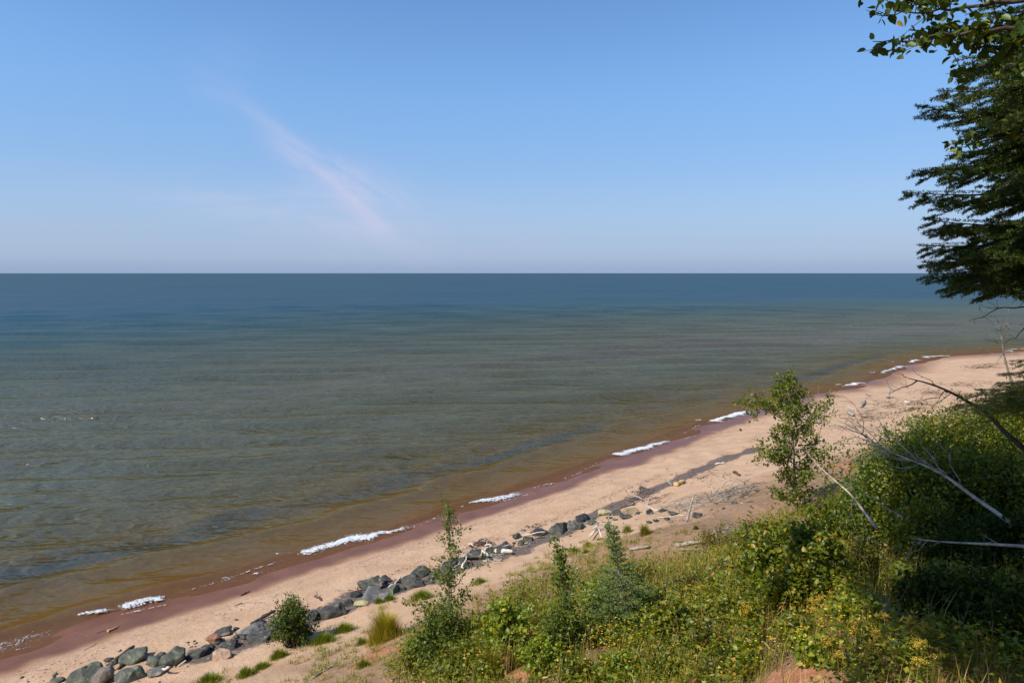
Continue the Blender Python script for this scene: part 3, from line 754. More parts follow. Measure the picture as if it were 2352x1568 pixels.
def sticks(name, mat, spots, lab, r0=.012):
    g = Geo(); rg = np.random.default_rng(len(spots))
    for (px, py, rx, ry, n, L0) in spots:
        c = gp(px, py); ex = rx * c[1] / F; q2 = gp(px, py - ry); ey = abs(q2[1] - c[1])
        for _ in range(n):
            x = c[0] + rg.normal(0, .5) * ex; y = c[1] + rg.normal(0, .5) * ey
            a = rg.normal(.35, .7); L = L0 * rg.uniform(.3, 1.3)
            A = gxyz(x, y) + [0, 0, .01 + rg.exponential(.05)]; x2, y2 = x + math.cos(a) * L, y + math.sin(a) * L
            B = gxyz(x2, y2) + [0, 0, .01 + rg.exponential(.06)]
            tube(g, wiggly(A, B, 4, .5, rg.integers(1e6)), [r0 * rg.uniform(.6, 1.8), r0 * 1.2, r0, r0 * .5], 4)
    o = g.build(name, M[mat]); tag(o, lab, 'driftwood', kind='stuff')
sticks('driftwood_litter', 'driftgrey', [(1665, 1135, 60, 14, 60, .9), (1640, 1150, 60, 8, 30, 1.), (1560, 1165, 70, 10, 50, .8), (1128, 1282, 24, 8, 26, .6), (1560, 1180, 30, 7, 20, .8), (1700, 1130, 40, 12, 30, .6),
      (2010, 950, 40, 10, 40, 1.4), (2100, 925, 40, 10, 40, 1.4), (1960, 990, 60, 14, 50, 1.2), (1700, 1235, 60, 12, 40, .9), (1650, 1225, 30, 8, 20, .8)], 'heaps of bleached sticks tangled on the upper beach')
sticks('dark_driftwood_litter', 'driftdark', [(1665, 1138, 70, 14, 60, .7), (2070, 935, 70, 14, 90, 1.1), (1990, 960, 60, 12, 70, 1.0), (2250, 845, 50, 5, 60, 2.0), (2140, 905, 40, 8, 40, 1.2),
      (1600, 1100, 80, 20, 40, .3), (1470, 1130, 30, 10, 30, .4), (1100, 1252, 30, 5, 50, .5), (1230, 1212, 30, 6, 16, .3), (1480, 1150, 60, 10, 30, .6), (820, 1355, 30, 6, 14, .3), (2200, 885, 50, 6, 40, 1.4)],
      'dark twigs and bark scraps littering the beach', .011)
# wrack line: crumbs of bark along the high water mark
g = Geo(); n = 4200
ss = R.uniform(0, 75, n); uu = 5.0 + .9 * vn(ss, ss * 0, .16, 201) * 2 + R.normal(0, .16, n)
uu = np.where(R.random(n) < .35, 2.5 + R.normal(0, .35, n) + vn(ss, ss * 0, .2, 5), uu)
ix = np.interp(ss, SS, SX); iy = np.interp(ss, SS, SY); tx = np.interp(ss + .5, SS, SX) - ix; ty = np.interp(ss + .5, SS, SY) - iy; l_ = np.hypot(tx, ty)
sel = vn(ss, ss * 0, .8, 77) > -.12
X = (ix + ty / l_ * uu)[sel]; Y = (iy - tx / l_ * uu)[sel]
Pn = np.stack([X, Y, gz(X, Y) + .006], 1); az = R.normal(.75, .5, len(X))
leaves(g, Pn, np.stack([np.cos(az), np.sin(az), R.normal(0, .12, len(X))], 1), np.tile([[0, 0, 1.]], (len(X), 1)), R.uniform(.03, .16, len(X)), R.uniform(.012, .035, len(X)))
o = g.build('wrack_line', M['driftdark']); tag(o, 'thin dark wrack line of bark crumbs parallel to the water', 'wrack', kind='stuff')

# ------------------------------------------------------------------ plants
def rdir(rg, n, up=0.):
    d = rg.normal(0, 1, (n, 3)); d[:, 2] += up; return nrm(d)

def foliage_on(gl, pts, rg, per_m, L, droop=.2, spread=.03, rnd=True, up=.9):
    """leaves along a twig polyline"""
    seg_ = np.linalg.norm(np.diff(pts, axis=0), axis=1); tot = seg_.sum(); n = max(1, int(tot * per_m))
    c = np.r_[0, np.cumsum(seg_)]; a = rg.uniform(.1, 1, n) ** .8 * tot
    p = np.stack([np.interp(a, c, pts[:, k]) for k in range(3)], 1) + rg.normal(0, spread, (n, 3))
    D = rdir(rg, n); D[:, 2] -= droop; N = rdir(rg, n, up * 1.6)
    sz = L * rg.uniform(.6, 1.25, n)
    (roundleaves if rnd else leaves)(gl, p, D, N, sz, sz * (.72 if rnd else .42))

def tree(name, base, top, lab, cat, leafm, barkm, seed, nb=40, blen=.9, f0=.2, L=.06, per_m=38, up=.55, r=.04, prof=None, group=None,
         sub=3, rnd=True, spread=.05, lean=0, crown='foliage', droop=.2):
    rg = np.random.default_rng(seed); base = np.asarray(base, float); top = np.asarray(top, float)
    root = empty(name, base, lab, cat, group); gw, gl = Geo(), Geo(); Ht = np.linalg.norm(top - base)
    tr = wiggly(base - [0, 0, .1], top, 14, .12, seed); tube(gw, tr, np.linspace(r, r * .18, 14), 7)
    prof = prof or (lambda f: (1 - f) ** .7 * min(1, .35 + f * 2))
    for k in range(nb):
        f = f0 + (1 - f0) * (k + rg.random()) / nb; i = f * 13; i0 = min(int(i), 12); p = tr[i0] + (tr[i0 + 1] - tr[i0]) * (i - i0)
        az = k * 2.4 + rg.normal(0, .5); ln = blen * prof(f) * rg.uniform(.55, 1.2) + .05
        ua = up * (1 + .6 * f) + rg.normal(0, .15)
        d = np.array([math.cos(az) * math.cos(ua), math.sin(az) * math.cos(ua), math.sin(ua)])
        pts = wiggly(p, p + d * ln + [0, 0, .12 * ln], 6, .35, seed * 100 + k)
        tube(gw, pts, np.linspace(r * .32 * (1 - f * .6), r * .07, 6), 4)
        foliage_on(gl, pts, rg, per_m, L, droop, spread, rnd)
        for j in range(sub):
            q = pts[rg.integers(2, 6)]; dd = nrm(d + rg.normal(0, .6, 3)); l2 = ln * rg.uniform(.25, .55)
            tw = wiggly(q, q + dd * l2, 4, .3, seed * 1000 + k * 7 + j); tube(gw, tw, [r * .08, r * .07, r * .05, r * .03], 3)
            foliage_on(gl, tw, rg, per_m * 1.2, L, droop, spread, rnd)
    foliage_on(gl, tr[10:], rg, per_m, L, droop, spread, rnd)
    gw.build('trunk', barkm, root, True); gl.build(crown, leafm, root)
    return root

def shrub(name, base, w, h, lab, leafm, seed, L=.06, nst=26, per_m=60, d=None, rnd=True, cat='shrub', group=None, spread=.06, stemm=None, tw=4, droop=.15, top=.9):
    rg = np.random.default_rng(seed); base = np.asarray(base, float); d = d or w
    root = empty(name, base, lab, cat, group); gw, gl = Geo(), Geo()
    for k in range(nst):
        az = rg.uniform(0, 2 * PI); rr_ = rg.random() ** .6
        end = base + [math.cos(az) * rr_ * w / 2, math.sin(az) * rr_ * d / 2, h * math.sqrt(max(.05, 1 - (rr_ * top) ** 2)) * rg.uniform(.7, 1.08)]
        st = base + [math.cos(az) * rr_ * w * .1, math.sin(az) * rr_ * d * .1, -.05]
        pts = wiggly(st, end, 7, .25, seed * 50 + k)
        tube(gw, pts, np.linspace(.012 + .006 * h, .003, 7), 4)
        foliage_on(gl, pts[2:], rg, per_m, L, droop, spread, rnd)
        for j in range(tw):
            q = pts[rg.integers(2, 7)]; l2 = h * rg.uniform(.15, .35)
            t_ = wiggly(q, q + rdir(rg, 1, .4)[0] * l2, 4, .3, seed * 500 + k * 9 + j); tube(gw, t_, [.004, .004, .003, .002], 3)
            foliage_on(gl, t_, rg, per_m, L, droop, spread, rnd)
    gw.build('stems', stemm or M['darkbark'], root); gl.build('foliage', leafm, root)
    return root

# needles along a twig
def needles(gl, a, b, rg, per_m=330, L=.024, w=.0035, sag=0.):
    v = b - a; ln = np.linalg.norm(v); n = int(ln * per_m) + 3; d = v / ln
    t_ = rg.random(n)[:, None]; p = a + v * t_; p[:, 2] -= sag * (t_[:, 0] ** 2)
    o = rdir(rg, n); o = nrm(o - (o @ d)[:, None] * d); o[:, 2] += .25
    D = nrm(d * .75 + o); ll = L * rg.uniform(.75, 1.15, n)
    leaves(gl, p, D, rdir(rg, n), ll, w, .1)

def conifer_branch(gw, gl, p, d, ln, rg, r=.018, droop=.25, dens=330, L=.024, w=.0035, nsub=None, sublen=.42, layer=2):
    """flat spray: axis with side shoots on both sides"""
    n = 9; t_ = np.linspace(0, 1, n)[:, None]
    ax = p + d * ln * t_; ax[:, 2] += ln * (-droop * t_[:, 0] + droop * .75 * t_[:, 0] ** 2.2); ax += np.cumsum(rg.normal(0, .006, (n, 3)), 0)
    tube(gw, ax, np.linspace(r, .003, n), 5)
    side = nrm(np.cross(d, [0, 0, 1.])); nsub = nsub or max(6, int(ln * 13))
    for k in range(nsub):
        f = .12 + .86 * (k + rg.random() * .6) / nsub; i = f * (n - 1); i0 = min(int(i), n - 2); q = ax[i0] + (ax[i0 + 1] - ax[i0]) * (i - i0)
        sg = 1 if k % 2 else -1; l2 = ln * sublen * (1 - f) ** .75 * rg.uniform(.7, 1.15) + .05
        dd = nrm(d * rg.uniform(.7, 1.05) + side * sg * .85 + np.array([0, 0, rg.normal(-.2, .18)]))
        e = q + dd * l2 + [0, 0, -.1 * l2]; needles(gl, q, e, rg, dens, L, w, .0)
        if l2 > .12:
            tube(gw, np.array([q, (q + e) / 2, e]), [.004, .003, .002], 3)
            for j in range(int(l2 / .045) if layer > 1 else 0):
                g2 = .2 + .75 * rg.random(); q2 = q + (e - q) * g2; s2 = nrm(np.cross(dd, [0, 0, 1.])) * rg.choice([-1, 1])
                l3 = l2 * .45 * (1 - g2) + .035
                needles(gl, q2, q2 + nrm(dd * .8 + s2 * .8 + [0, 0, rg.normal(0, .15)]) * l3, rg, dens, L, w)
    needles(gl, ax[n // 2], ax[-1], rg, dens, L, w)

# ---- tall fir standing right of the camera, its branches reach into the picture
rg = np.random.default_rng(5)
FB = gxyz(6.4, 7.0)
fir = empty('fir_tree', FB, 'tall dark fir whose drooping branches hang in at the upper right', 'fir tree')
gw, gl, gt = Geo(), Geo(), Geo()
tube(gt, wiggly(FB - [0, 0, .3], np.array([6.5, 7.1, 19.5]), 16, .05, 8), np.linspace(.17, .02, 16), 10)
tips = [  # tip in photo px, distance, rise of the bough toward the trunk, side shoot length
 (2098, 212, 6.6, .05, .34), (2160, 176, 6.9, .25, .4), (2205, 240, 6.4, .2, .4), (2170, 335, 6.8, .35, .4), (2100, 354, 6.4, .5, .42), (2078, 406, 6.5, .12, .36), 
 (2128, 466, 6.4, .02, .42), (2180, 500, 6.7, .12, .5), (2114, 535, 6.5, .22, .34), (2132, 566, 6.3, .3, .4), (2134, 600, 6.7, .42, .46), (2195, 622, 6.3, .45, .5), (2300, 630, 6.1, .5, .5),
 (2240, 585, 6.9, .3, .5), (2215, 100, 6.7, .3, .45), (2240, 10, 6.8, .3, .45), (2262, 140, 6.2, .25, .5), (2250, 540, 6.0, .3, .5), 
 (2320, 80, 6.0, .3, .5), (2320, 210, 5.8, .3, .5), (2325, 380, 5.7, .2, .5), (2335, 480, 5.7, .2, .5), (2335, 570, 5.8, .35, .5), (2290, -50, 6.4, .3, .5), (2190, 285, 7.2, .1, .3)]
tips += [(2200, 150, 7.6, .2, .5), (2230, 60, 7.7, .2, .5), (2210, 330, 7.7, .3, .5), (2250, 605, 7.5, .4, .5), (2270, 200, 7.6, .2, .5), (2290, 120, 7.4, .2, .5), (2330, 300, 6.2, .3, .5)]
for (px, py, Y, rise, sl_) in tips:
    e = atY(px, py, Y); p = np.array([6.45, 7.05, e[2] + rise + rg.normal(.0, .05)]); v = e - p; ln = np.linalg.norm(v)
    conifer_branch(gw, gl, p, v / ln, ln, rg, .022, .18, 430, .029, .0062, sublen=sl_, nsub=int(ln * 11))
for k in range(26):              # the rest of the crown, all round the trunk
    z = rg.uniform(12.2, 19.2); az = rg.uniform(-1.4, 1.9); ln = (19.8 - z) / 7.5 * rg.uniform(1.3, 2.2) + .2
    d = nrm(np.array([math.cos(az), math.sin(az), rg.uniform(-.25, .1)]))
    conifer_branch(gw, gl, np.array([6.45, 7.05, z]), d, ln, rg, .02, .15, 150, .03, .006, layer=1)
gt.build('trunk', M['darkbark'], fir, True); gw.build('branches', M['darkbark'], fir); gl.build('foliage', M['needle'], fir)

# ---- lower young fir reaching in at the right edge
YB = gxyz(8.6, 8.6)
yf = empty('young_fir', YB, 'green fir branch spray reaching over the far beach at the right edge', 'fir tree')
gw, gl, gt = Geo(), Geo(), Geo()
tube(gt, wiggly(YB - [0, 0, .2], YB + [0, .1, 4.4], 8, .1, 8), np.linspace(.07, .01, 8), 8)
for (px, py, Y) in ((2205, 893, 8.2), (2180, 912, 8.4), (2235, 880, 8.0), (2225, 915, 7.8), (2260, 905, 8.0), (2318, 818, 8.2), (2290, 862, 8.1), (2300, 845, 8.5), (2290, 925, 7.9), (2340, 905, 7.8), (2330, 870, 7.7)):
    e = atY(px, py, Y); p = np.array([8.6, 8.65, min(YB[2] + 4.2, e[2] + .15)]); v = e - p; ln = np.linalg.norm(v)
    conifer_branch(gw, gl, p, v / ln, ln, rg, .014, .1, 300, .026, .0045, sublen=.3)
gt.build('trunk', M['darkbark'], yf, True); gw.build('branches', M['palebark'], yf); gl.build('foliage', M['bush_leaf'], yf)

# ---- birch bough at the top
BB = gxyz(5.0, 2.0)
bb = empty('birch_tree', BB, 'birch whose leafy bough hangs in at the top right corner', 'birch tree')
gw, gl, gt = Geo(), Geo(), Geo(); rg = np.random.default_rng(9)
tr = wiggly(BB - [0, 0, .2], np.array([5.2, 3.5, 19.]), 12, .08, 4); tube(gt, tr, np.linspace(.12, .04, 12), 10)
def bough(path, Y, r, per_m, L, twn=10, tl=.35):
    pts = np.array([atY(px, py, Y + k * .12) for k, (px, py) in enumerate(path)])
    k_ = np.linspace(0, len(pts) - 1, 14); pts = np.stack([np.interp(k_, range(len(pts)), pts[:, c]) for c in range(3)], 1) + rg.normal(0, .008, (14, 3))
    tube(gw, pts, np.linspace(r, .003, 14), 5); foliage_on(gl, pts[3:], rg, per_m, L, .5, .025)
    for j in range(twn):
        q = pts[rg.integers(2, 14)]; tw_ = wiggly(q, q + nrm(rdir(rg, 1)[0] + [-.8, 0, -.1]) * tl * rg.uniform(.4, 1), 4, .3, 900 + j)
        tube(gw, tw_, [.004, .003, .003, .002], 3); foliage_on(gl, tw_, rg, per_m, L, .5, .02)
bough([(2420, 60), (2300, 70), (2180, 82), (2080, 92), (2005, 98)], 5.0, .02, 34, .078, 9, .25)
bough([(2420, -10), (2320, 5), (2200, 20), (2110, 28), (2025, 35)], 5.0, .02, 34, .078, 9, .25)
bough([(2420, -60), (2300, -40), (2180, -20), (2110, 0), (2075, 12)], 5.2, .02, 46, .078, 14, .3)
bough([(2450, 130), (2380, 100), (2300, 85), (2220, 60), (2140, 72)], 5.1, .02, 50, .078, 16, .35)
bough([(2450, 180), (2400, 170), (2330, 150), (2260, 150), (2200, 165)], 5.4, .018, 40, .078, 12, .3)
bough([(2450, 280), (2400, 300), (2340, 310), (2280, 320), (2230, 330)], 5.6, .016, 30, .075, 10, .3)
bough([(2450, 20), (2400, 60), (2360, 90), (2300, 120), (2250, 100)], 5.0, .016, 46, .078, 14, .35)
gt.build('trunk', M['whitebirch'], bb, True); gw.build('branches', M['darkbark'], bb); gl.build('foliage', M['bough_leaf'], bb)

# ---- added unseen trees beside the camera: leaf clumps placed sunward to shade the slope
AZ = math.radians(240); EL = math.radians(47)
def sunward(px, py, z, lift=.6):
    q = gp(px, py) + [0, 0, lift]; t_ = (z - q[2]) / math.tan(EL)
    return np.array([q[0] + math.sin(AZ) * t_, q[1] + math.cos(AZ) * t_, z])
def shade_tree(b0, clumps, n, lab, seed):
    rg = np.random.default_rng(seed); b = gxyz(*b0); cl_ = [sunward(*c[:3]) for c in clumps]; rr_ = [c[3] for c in clumps]
    print('crown', [tuple(c.round(1)) for c in cl_])
    root = empty('unseen_shade_tree', b, lab, 'tree', 'unseen trees added beside the viewpoint to shade the slope'); gw, gl = Geo(), Geo()
    cen = np.mean(cl_, 0); top = np.array([b[0] * .6 + cen[0] * .4, b[1] * .6 + cen[1] * .4, min(c[2] for c in cl_) - .5])
    tr = wiggly(b - [0, 0, .3], top, 10, .06, seed); tube(gw, tr, np.linspace(.16, .08, 10), 9)
    for c, r_ in zip(cl_, rr_):
        tube(gw, wiggly(tr[-2], c, 7, .15, seed + 3), np.linspace(.06, .015, 7), 6)
        d = rdir(rg, n); P_ = c + d * (rg.random(n) ** .4 * r_)[:, None] * np.array([1, 1, .8]); roundleaves(gl, P_, rdir(rg, n), rdir(rg, n, 1.5), .14, .11)
    gw.build('trunk', M['bark'], root, True); gl.build('foliage', M['birch_leaf'], root)
shade_tree((-5.2, 1.2), [(2150, 1400, 17.5, 1.25), (2250, 1450, 18.5, 1.35), (2300, 1350, 18, 1.5), (2200, 1290, 18.5, 1.5)], 3600, 'unseen tree added just left of the viewpoint, crown shaped to cast shade', 31)
shade_tree((-6.5, 3.2), [(2190, 1200, 20.5, 1.3), (2310, 1190, 21.5, 1.6), (2260, 1230, 20.5, 1.4)], 3600, 'unseen tree added farther left of the viewpoint, crown shaped to cast shade', 32)
shade_tree((-2.2, -1.2), [(2330, 1470, 16.8, 1.0), (2340, 1420, 18, .9), (2270, 1535, 16.5, .8), (2350, 1555, 16.2, 1.0)], 3000, 'unseen slim tree added close behind the viewpoint, crown shaped to cast shade', 33)

def added_forest_tree(x, y, rad, z0, z1, n, lab, seed):  # out-of-view spruces, added so their crowns block sky light over the shaded slope
    rg = np.random.default_rng(seed); b = gxyz(x, y); root = empty('added_spruce', b, lab, 'tree', 'unseen forest added on the bluff top to block sky light'); gw, gl = Geo(), Geo()
    tube(gw, wiggly(b - [0, 0, .3], np.array([x, y, z1]), 12, .03, seed), np.linspace(.18, .02, 12), 9)
    f = rg.random(n) ** 1.3; a = rg.uniform(0, 2 * PI, n); q = rad * (1 - f * .92) * rg.random(n) ** .4; k = (np.floor(f * 14) + .5) / 14
    z = z0 + (z1 - z0) * (k * .8 + f * .2) - q * .18
    leaves(gl, np.stack([x + np.cos(a) * q, y + np.sin(a) * q, z], 1), np.stack([np.cos(a), np.sin(a), rg.normal(-.2, .3, n)], 1), rdir(rg, n, 1.2), .28, .11)
    gw.build('trunk', M['darkbark'], root, True); gl.build('foliage', M['needle'], root)
for k, (x, y, rad, z0, z1, lab) in enumerate([(8.6, 3.4, 2.2, 11, 22, 'tall unseen spruce added right of the viewpoint, nearest the fir'), (12.5, 8.4, 2.2, 10, 21, 'tall unseen spruce added farther along the bluff edge'), (6.0, -1.5, 2.3, 11, 23, 'tall unseen spruce added diagonally behind the viewpoint on the right'),
   (11, -1, 2.5, 11, 24, 'broad unseen spruce added well to the right of the viewpoint'), (1.5, -7, 2.6, 12, 24, 'broad unseen spruce added some way behind the viewpoint'), (16.5, 12, 2.3, 9, 20, 'unseen spruce added farthest along the bluff edge')]):
    added_forest_tree(x, y, rad, z0, z1, 9000, lab, 600 + k)

# ---- saplings
def base_top(px, py, tx, ty, lift=0.):
    b = gp(px, py); return b, atY(tx, ty, b[1] + lift)
b, tp = base_top(1030, 1500, 1022, 1152, .3)
tree('birch_sapling', b, tp, 'slender sparse birch sapling rising in front of the boulders', 'birch sapling', M['birch_leaf'], M['bark'], 41, 50, .95, .14, .062, 34, .8, .022, lambda f: (1.05 - f) ** .8 * min(1, .5 + f * 2) * (.7 + .45 * math.sin(f * 31 + 1)), sub=3, spread=.035)
b, tp = base_top(1330, 1500, 1274, 1238, .3)
tree('poplar_sapling', b, tp, 'narrow poplar sapling with a dark leafy tip left of the small spruce', 'sapling', M['birch_leaf'], M['bark'], 42, 56, .72, .1, .058, 34, .85, .022, lambda f: (1.02 - f) ** .8 * min(1, .6 + f * 2) * (.7 + .45 * math.sin(f * 27)), sub=3, spread=.045)
b, tp = base_top(1832, 1185, 1806, 862, .3)
tree('alder_tree', b, tp, 'young alder tree standing alone against the sand', 'alder tree', M['alder_leaf'], M['bark'], 43, 56, 1.3, .08, .10, 36, .25, .06, lambda f: min(1, .35 + f * 1.8) * (1 if f < .6 else max(.14, 1 - (f - .6) * 2.3)) * (.8 + .3 * math.sin(f * 23)), sub=8, spread=.08)
# small spruce
b, tp = base_top(1452, 1455, 1402, 1206, .0)
sp = empty('small_spruce', b, 'small spruce with a brown-tipped leader and flat green lower branches', 'spruce')
gw, gl, gt = Geo(), Geo(), Geo(); rg = np.random.default_rng(12)
tr = wiggly(b, tp, 10, .05, 3); tube(gt, tr, np.linspace(.035, .008, 10), 6); HT = np.linalg.norm(tp - b)
for k in range(70):
    f = .04 + .95 * (k / 70) ** .9; p = b + (tp - b) * f; az = k * 2.4
    ln = max(.07, 1.05 * (1 - f) ** 1.15) if f < .62 else .1 + .22 * (1 - f)
    conifer_branch(gw, gl, p, nrm(np.array([math.cos(az), math.sin(az), .12 if f < .6 else .7])), ln, rg, .008, .1, 300, .03, .009, layer=2, sublen=.42)
gt.build('trunk', M['bark'], sp, True); gw.build('branches', M['bark'], sp); gl.build('foliage', M['pale_needle'], sp)
b2 = gp(1530, 1430)
jn = empty('spreading_juniper', b2, 'low blue-green juniper spreading right of the small spruce', 'juniper')
gw, gl = Geo(), Geo()
for k in range(34):
    az = rg.uniform(0, 6.28); ln = rg.uniform(.35, .95)
    conifer_branch(gw, gl, b2 + [rg.normal(0, .1), rg.normal(0, .1), .1], nrm(np.array([math.cos(az), math.sin(az), rg.uniform(.25, .9)])), ln, rg, .008, .1, 300, .03, .009, layer=2)
gw.build('branches', M['bark'], jn); gl.build('foliage', M['pale_needle'], jn)

# ---- bushes
def bush(px, py, w, h, lab, m, seed, **k):      # foot in photo px, size in photo px
    b = gp(px, py); s_ = b[1] / F
    return shrub(k.pop('name', 'shrub'), b, w * s_, h * s_, lab, M[m], seed, **k)
bush(672, 1482, 88, 112, 'dark round bush growing among the boulders at lower left', 'dark_leaf', 61, L=.06, nst=46, per_m=95, spread=.05)
bush(1012, 1525, 150, 155, 'yellow-green leafy bush at the foot of the birch sapling', 'birch_leaf', 62, L=.06, nst=44, per_m=48)
bush(1160, 1505, 95, 130, 'bright green large-leaved bush right of the birch sapling', 'bright_leaf', 63, L=.09, nst=34, per_m=60, droop=.6)
bush(1060, 1560, 130, 80, 'low leafy bush at the bottom edge below the birch sapling', 'bush_leaf', 64, L=.06, nst=40, per_m=70)
bush(1290, 1505, 100, 120, 'bushy green growth around the foot of the poplar sapling', 'birch_leaf', 65, L=.055, nst=36, per_m=70)
bush(1370, 1420, 80, 90, 'pale green bush between poplar sapling and small spruce', 'bright_leaf', 66, L=.06, nst=26, per_m=60)
bush(1545, 1480, 120, 105, 'yellow-edged leafy bush below the juniper', 'bush_leaf', 67, L=.075, nst=40, per_m=60)
bush(1835, 1385, 270, 185, 'biggest sunlit bush, broad-leaved and rounded, below the alder', 'bush_leaf', 68, L=.085, nst=110, per_m=70, spread=.08, top=.95)
bush(1735, 1300, 130, 110, 'olive bush left of the biggest sunlit bush', 'olive_leaf', 69, L=.06, nst=46, per_m=60)
bush(1930, 1260, 150, 130, 'dense green bush right of the alder foot', 'bush_leaf', 70, L=.07, nst=60, per_m=70)
bush(1990, 1350, 120, 120, 'brownish olive bush behind the goldenrods', 'olive_leaf', 71, L=.06, nst=40, per_m=50)
bush(2045, 1215, 120, 170, 'bright green upright shrub in front of the tall thicket', 'bright_leaf', 72, L=.075, nst=60, per_m=66)
bush(1650, 1270, 110, 60, 'low scrubby bush at the sand edge', 'olive_leaf', 73, L=.05, nst=34, per_m=50)
bush(1600, 1380, 150, 70, 'low olive weeds bush right of the juniper', 'olive_leaf', 74, L=.05, nst=44, per_m=50)
bush(1985, 1160, 120, 90, 'small olive shrub beneath the red clay scar', 'olive_leaf', 75, L=.06, nst=40, per_m=50)
for k, (px, py, w, h, m, lab) in enumerate([
  (1105, 1475, 80, 60, 'bright_leaf', 'low bright weed patch between the birch sapling and the large-leaved bush'), (960, 1545, 100, 75, 'bush_leaf', 'leafy weed clump at the left end of the dense growth'),
  (1245, 1545, 110, 75, 'bright_leaf', 'yellow-green weed clump right of the bare red clay'), (1330, 1570, 110, 60, 'bush_leaf', 'weed clump at the bottom edge below the poplar sapling'),
  (1395, 1475, 80, 70, 'olive_leaf', 'reddish olive weed clump right of the poplar sapling foot'), (1430, 1560, 120, 55, 'bright_leaf', 'weed clump under the yellow flowers at the bottom edge'),
  (1530, 1550, 120, 60, 'bush_leaf', 'broad weed clump below the yellow-edged bush'), (1630, 1490, 110, 60, 'olive_leaf', 'olive weed clump in the middle of the open slope'),
  (1700, 1430, 110, 60, 'bush_leaf', 'weed clump left of the biggest sunlit bush'), (1720, 1540, 110, 50, 'bright_leaf', 'bright weed clump at the bottom edge right of centre'),
  (1830, 1470, 110, 50, 'bush_leaf', 'weed clump just below the red earth hollow'), (1880, 1520, 100, 55, 'bright_leaf', 'bright weed clump among the goldenrods'),
  (1965, 1440, 100, 75, 'bright_leaf', 'light green leafy stems where the shade begins'), (1210, 1420, 90, 55, 'olive_leaf', 'olive weeds on the sand between the two saplings'),
  (1680, 1345, 90, 60, 'olive_leaf', 'olive weeds beside the pale bare branch'), (1480, 1350, 90, 50, 'olive_leaf', 'olive weeds at the sand edge above the juniper')]):
    bush(px, py, w, h, lab, m, 700 + k, name='leafy_herb', cat='herb', L=.06 if m != 'bright_leaf' else .075, nst=34, per_m=70, group='clumps of weeds on the near slope')
# tall thicket at right
TH = [  # foot px (x, y at its top), distance, width m, height m
 (2085, 985, 17, 2.2, 'leftmost tall shrub of the sunlit thicket above the far beach'), (2135, 972, 18, 2.3, 'tall shrub second from the left in the sunlit thicket'),
 (2190, 965, 17, 2.4, 'tall shrub in the middle of the sunlit thicket'), (2245, 955, 18, 2.4, 'tall shrub right of the middle of the sunlit thicket'),
 (2310, 935, 18, 2.6, 'tall shrub of the thicket under the fir spray'), (2380, 915, 18, 3., 'tall shrub of the thicket at the right edge'),
 (2050, 1050, 14.5, 1.9, 'lower shrub at the left foot of the thicket'), (2110, 1060, 14, 1.9, 'lower shrub in front of the thicket where the shade begins'),
 (2180, 1050, 14, 2.0, 'shrub at the sun and shade border behind the leaning dead tree'), (2260, 1040, 14, 2.2, 'shrub behind the forked dead branch'), (2340, 1020, 14, 2.4, 'dark shrub at the right edge above the dead tree butt')]
for k, (px, py, Y, w, lab) in enumerate(TH):
    tpnt = atY(px, py, Y); b = gxyz(tpnt[0], tpnt[1]); hh_ = max(.8, tpnt[2] - b[2])
    shrub('tall_shrub', b, w * 1.15, hh_, lab, M['bush_leaf' if k % 3 else 'birch_leaf'], 80 + k, L=.075, nst=72, per_m=42, spread=.09, group='tall shrubs of the thicket at right')
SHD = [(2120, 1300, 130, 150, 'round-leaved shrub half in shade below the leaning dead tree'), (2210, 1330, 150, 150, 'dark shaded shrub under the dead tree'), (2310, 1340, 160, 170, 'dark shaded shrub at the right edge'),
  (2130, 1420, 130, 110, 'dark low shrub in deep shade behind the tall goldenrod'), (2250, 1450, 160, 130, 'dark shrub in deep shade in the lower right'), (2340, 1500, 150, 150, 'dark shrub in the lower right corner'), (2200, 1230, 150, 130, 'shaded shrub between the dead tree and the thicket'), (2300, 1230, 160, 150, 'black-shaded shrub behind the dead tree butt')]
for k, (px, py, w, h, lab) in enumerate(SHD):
    bush(px, py, w, h, lab, 'shade_dark_leaf' if k else 'bush_leaf', 100 + k, L=.075, nst=46, per_m=50, spread=.08, group='shrubs in the shade at right')  # shade is partly painted here by the darkened leaf colour

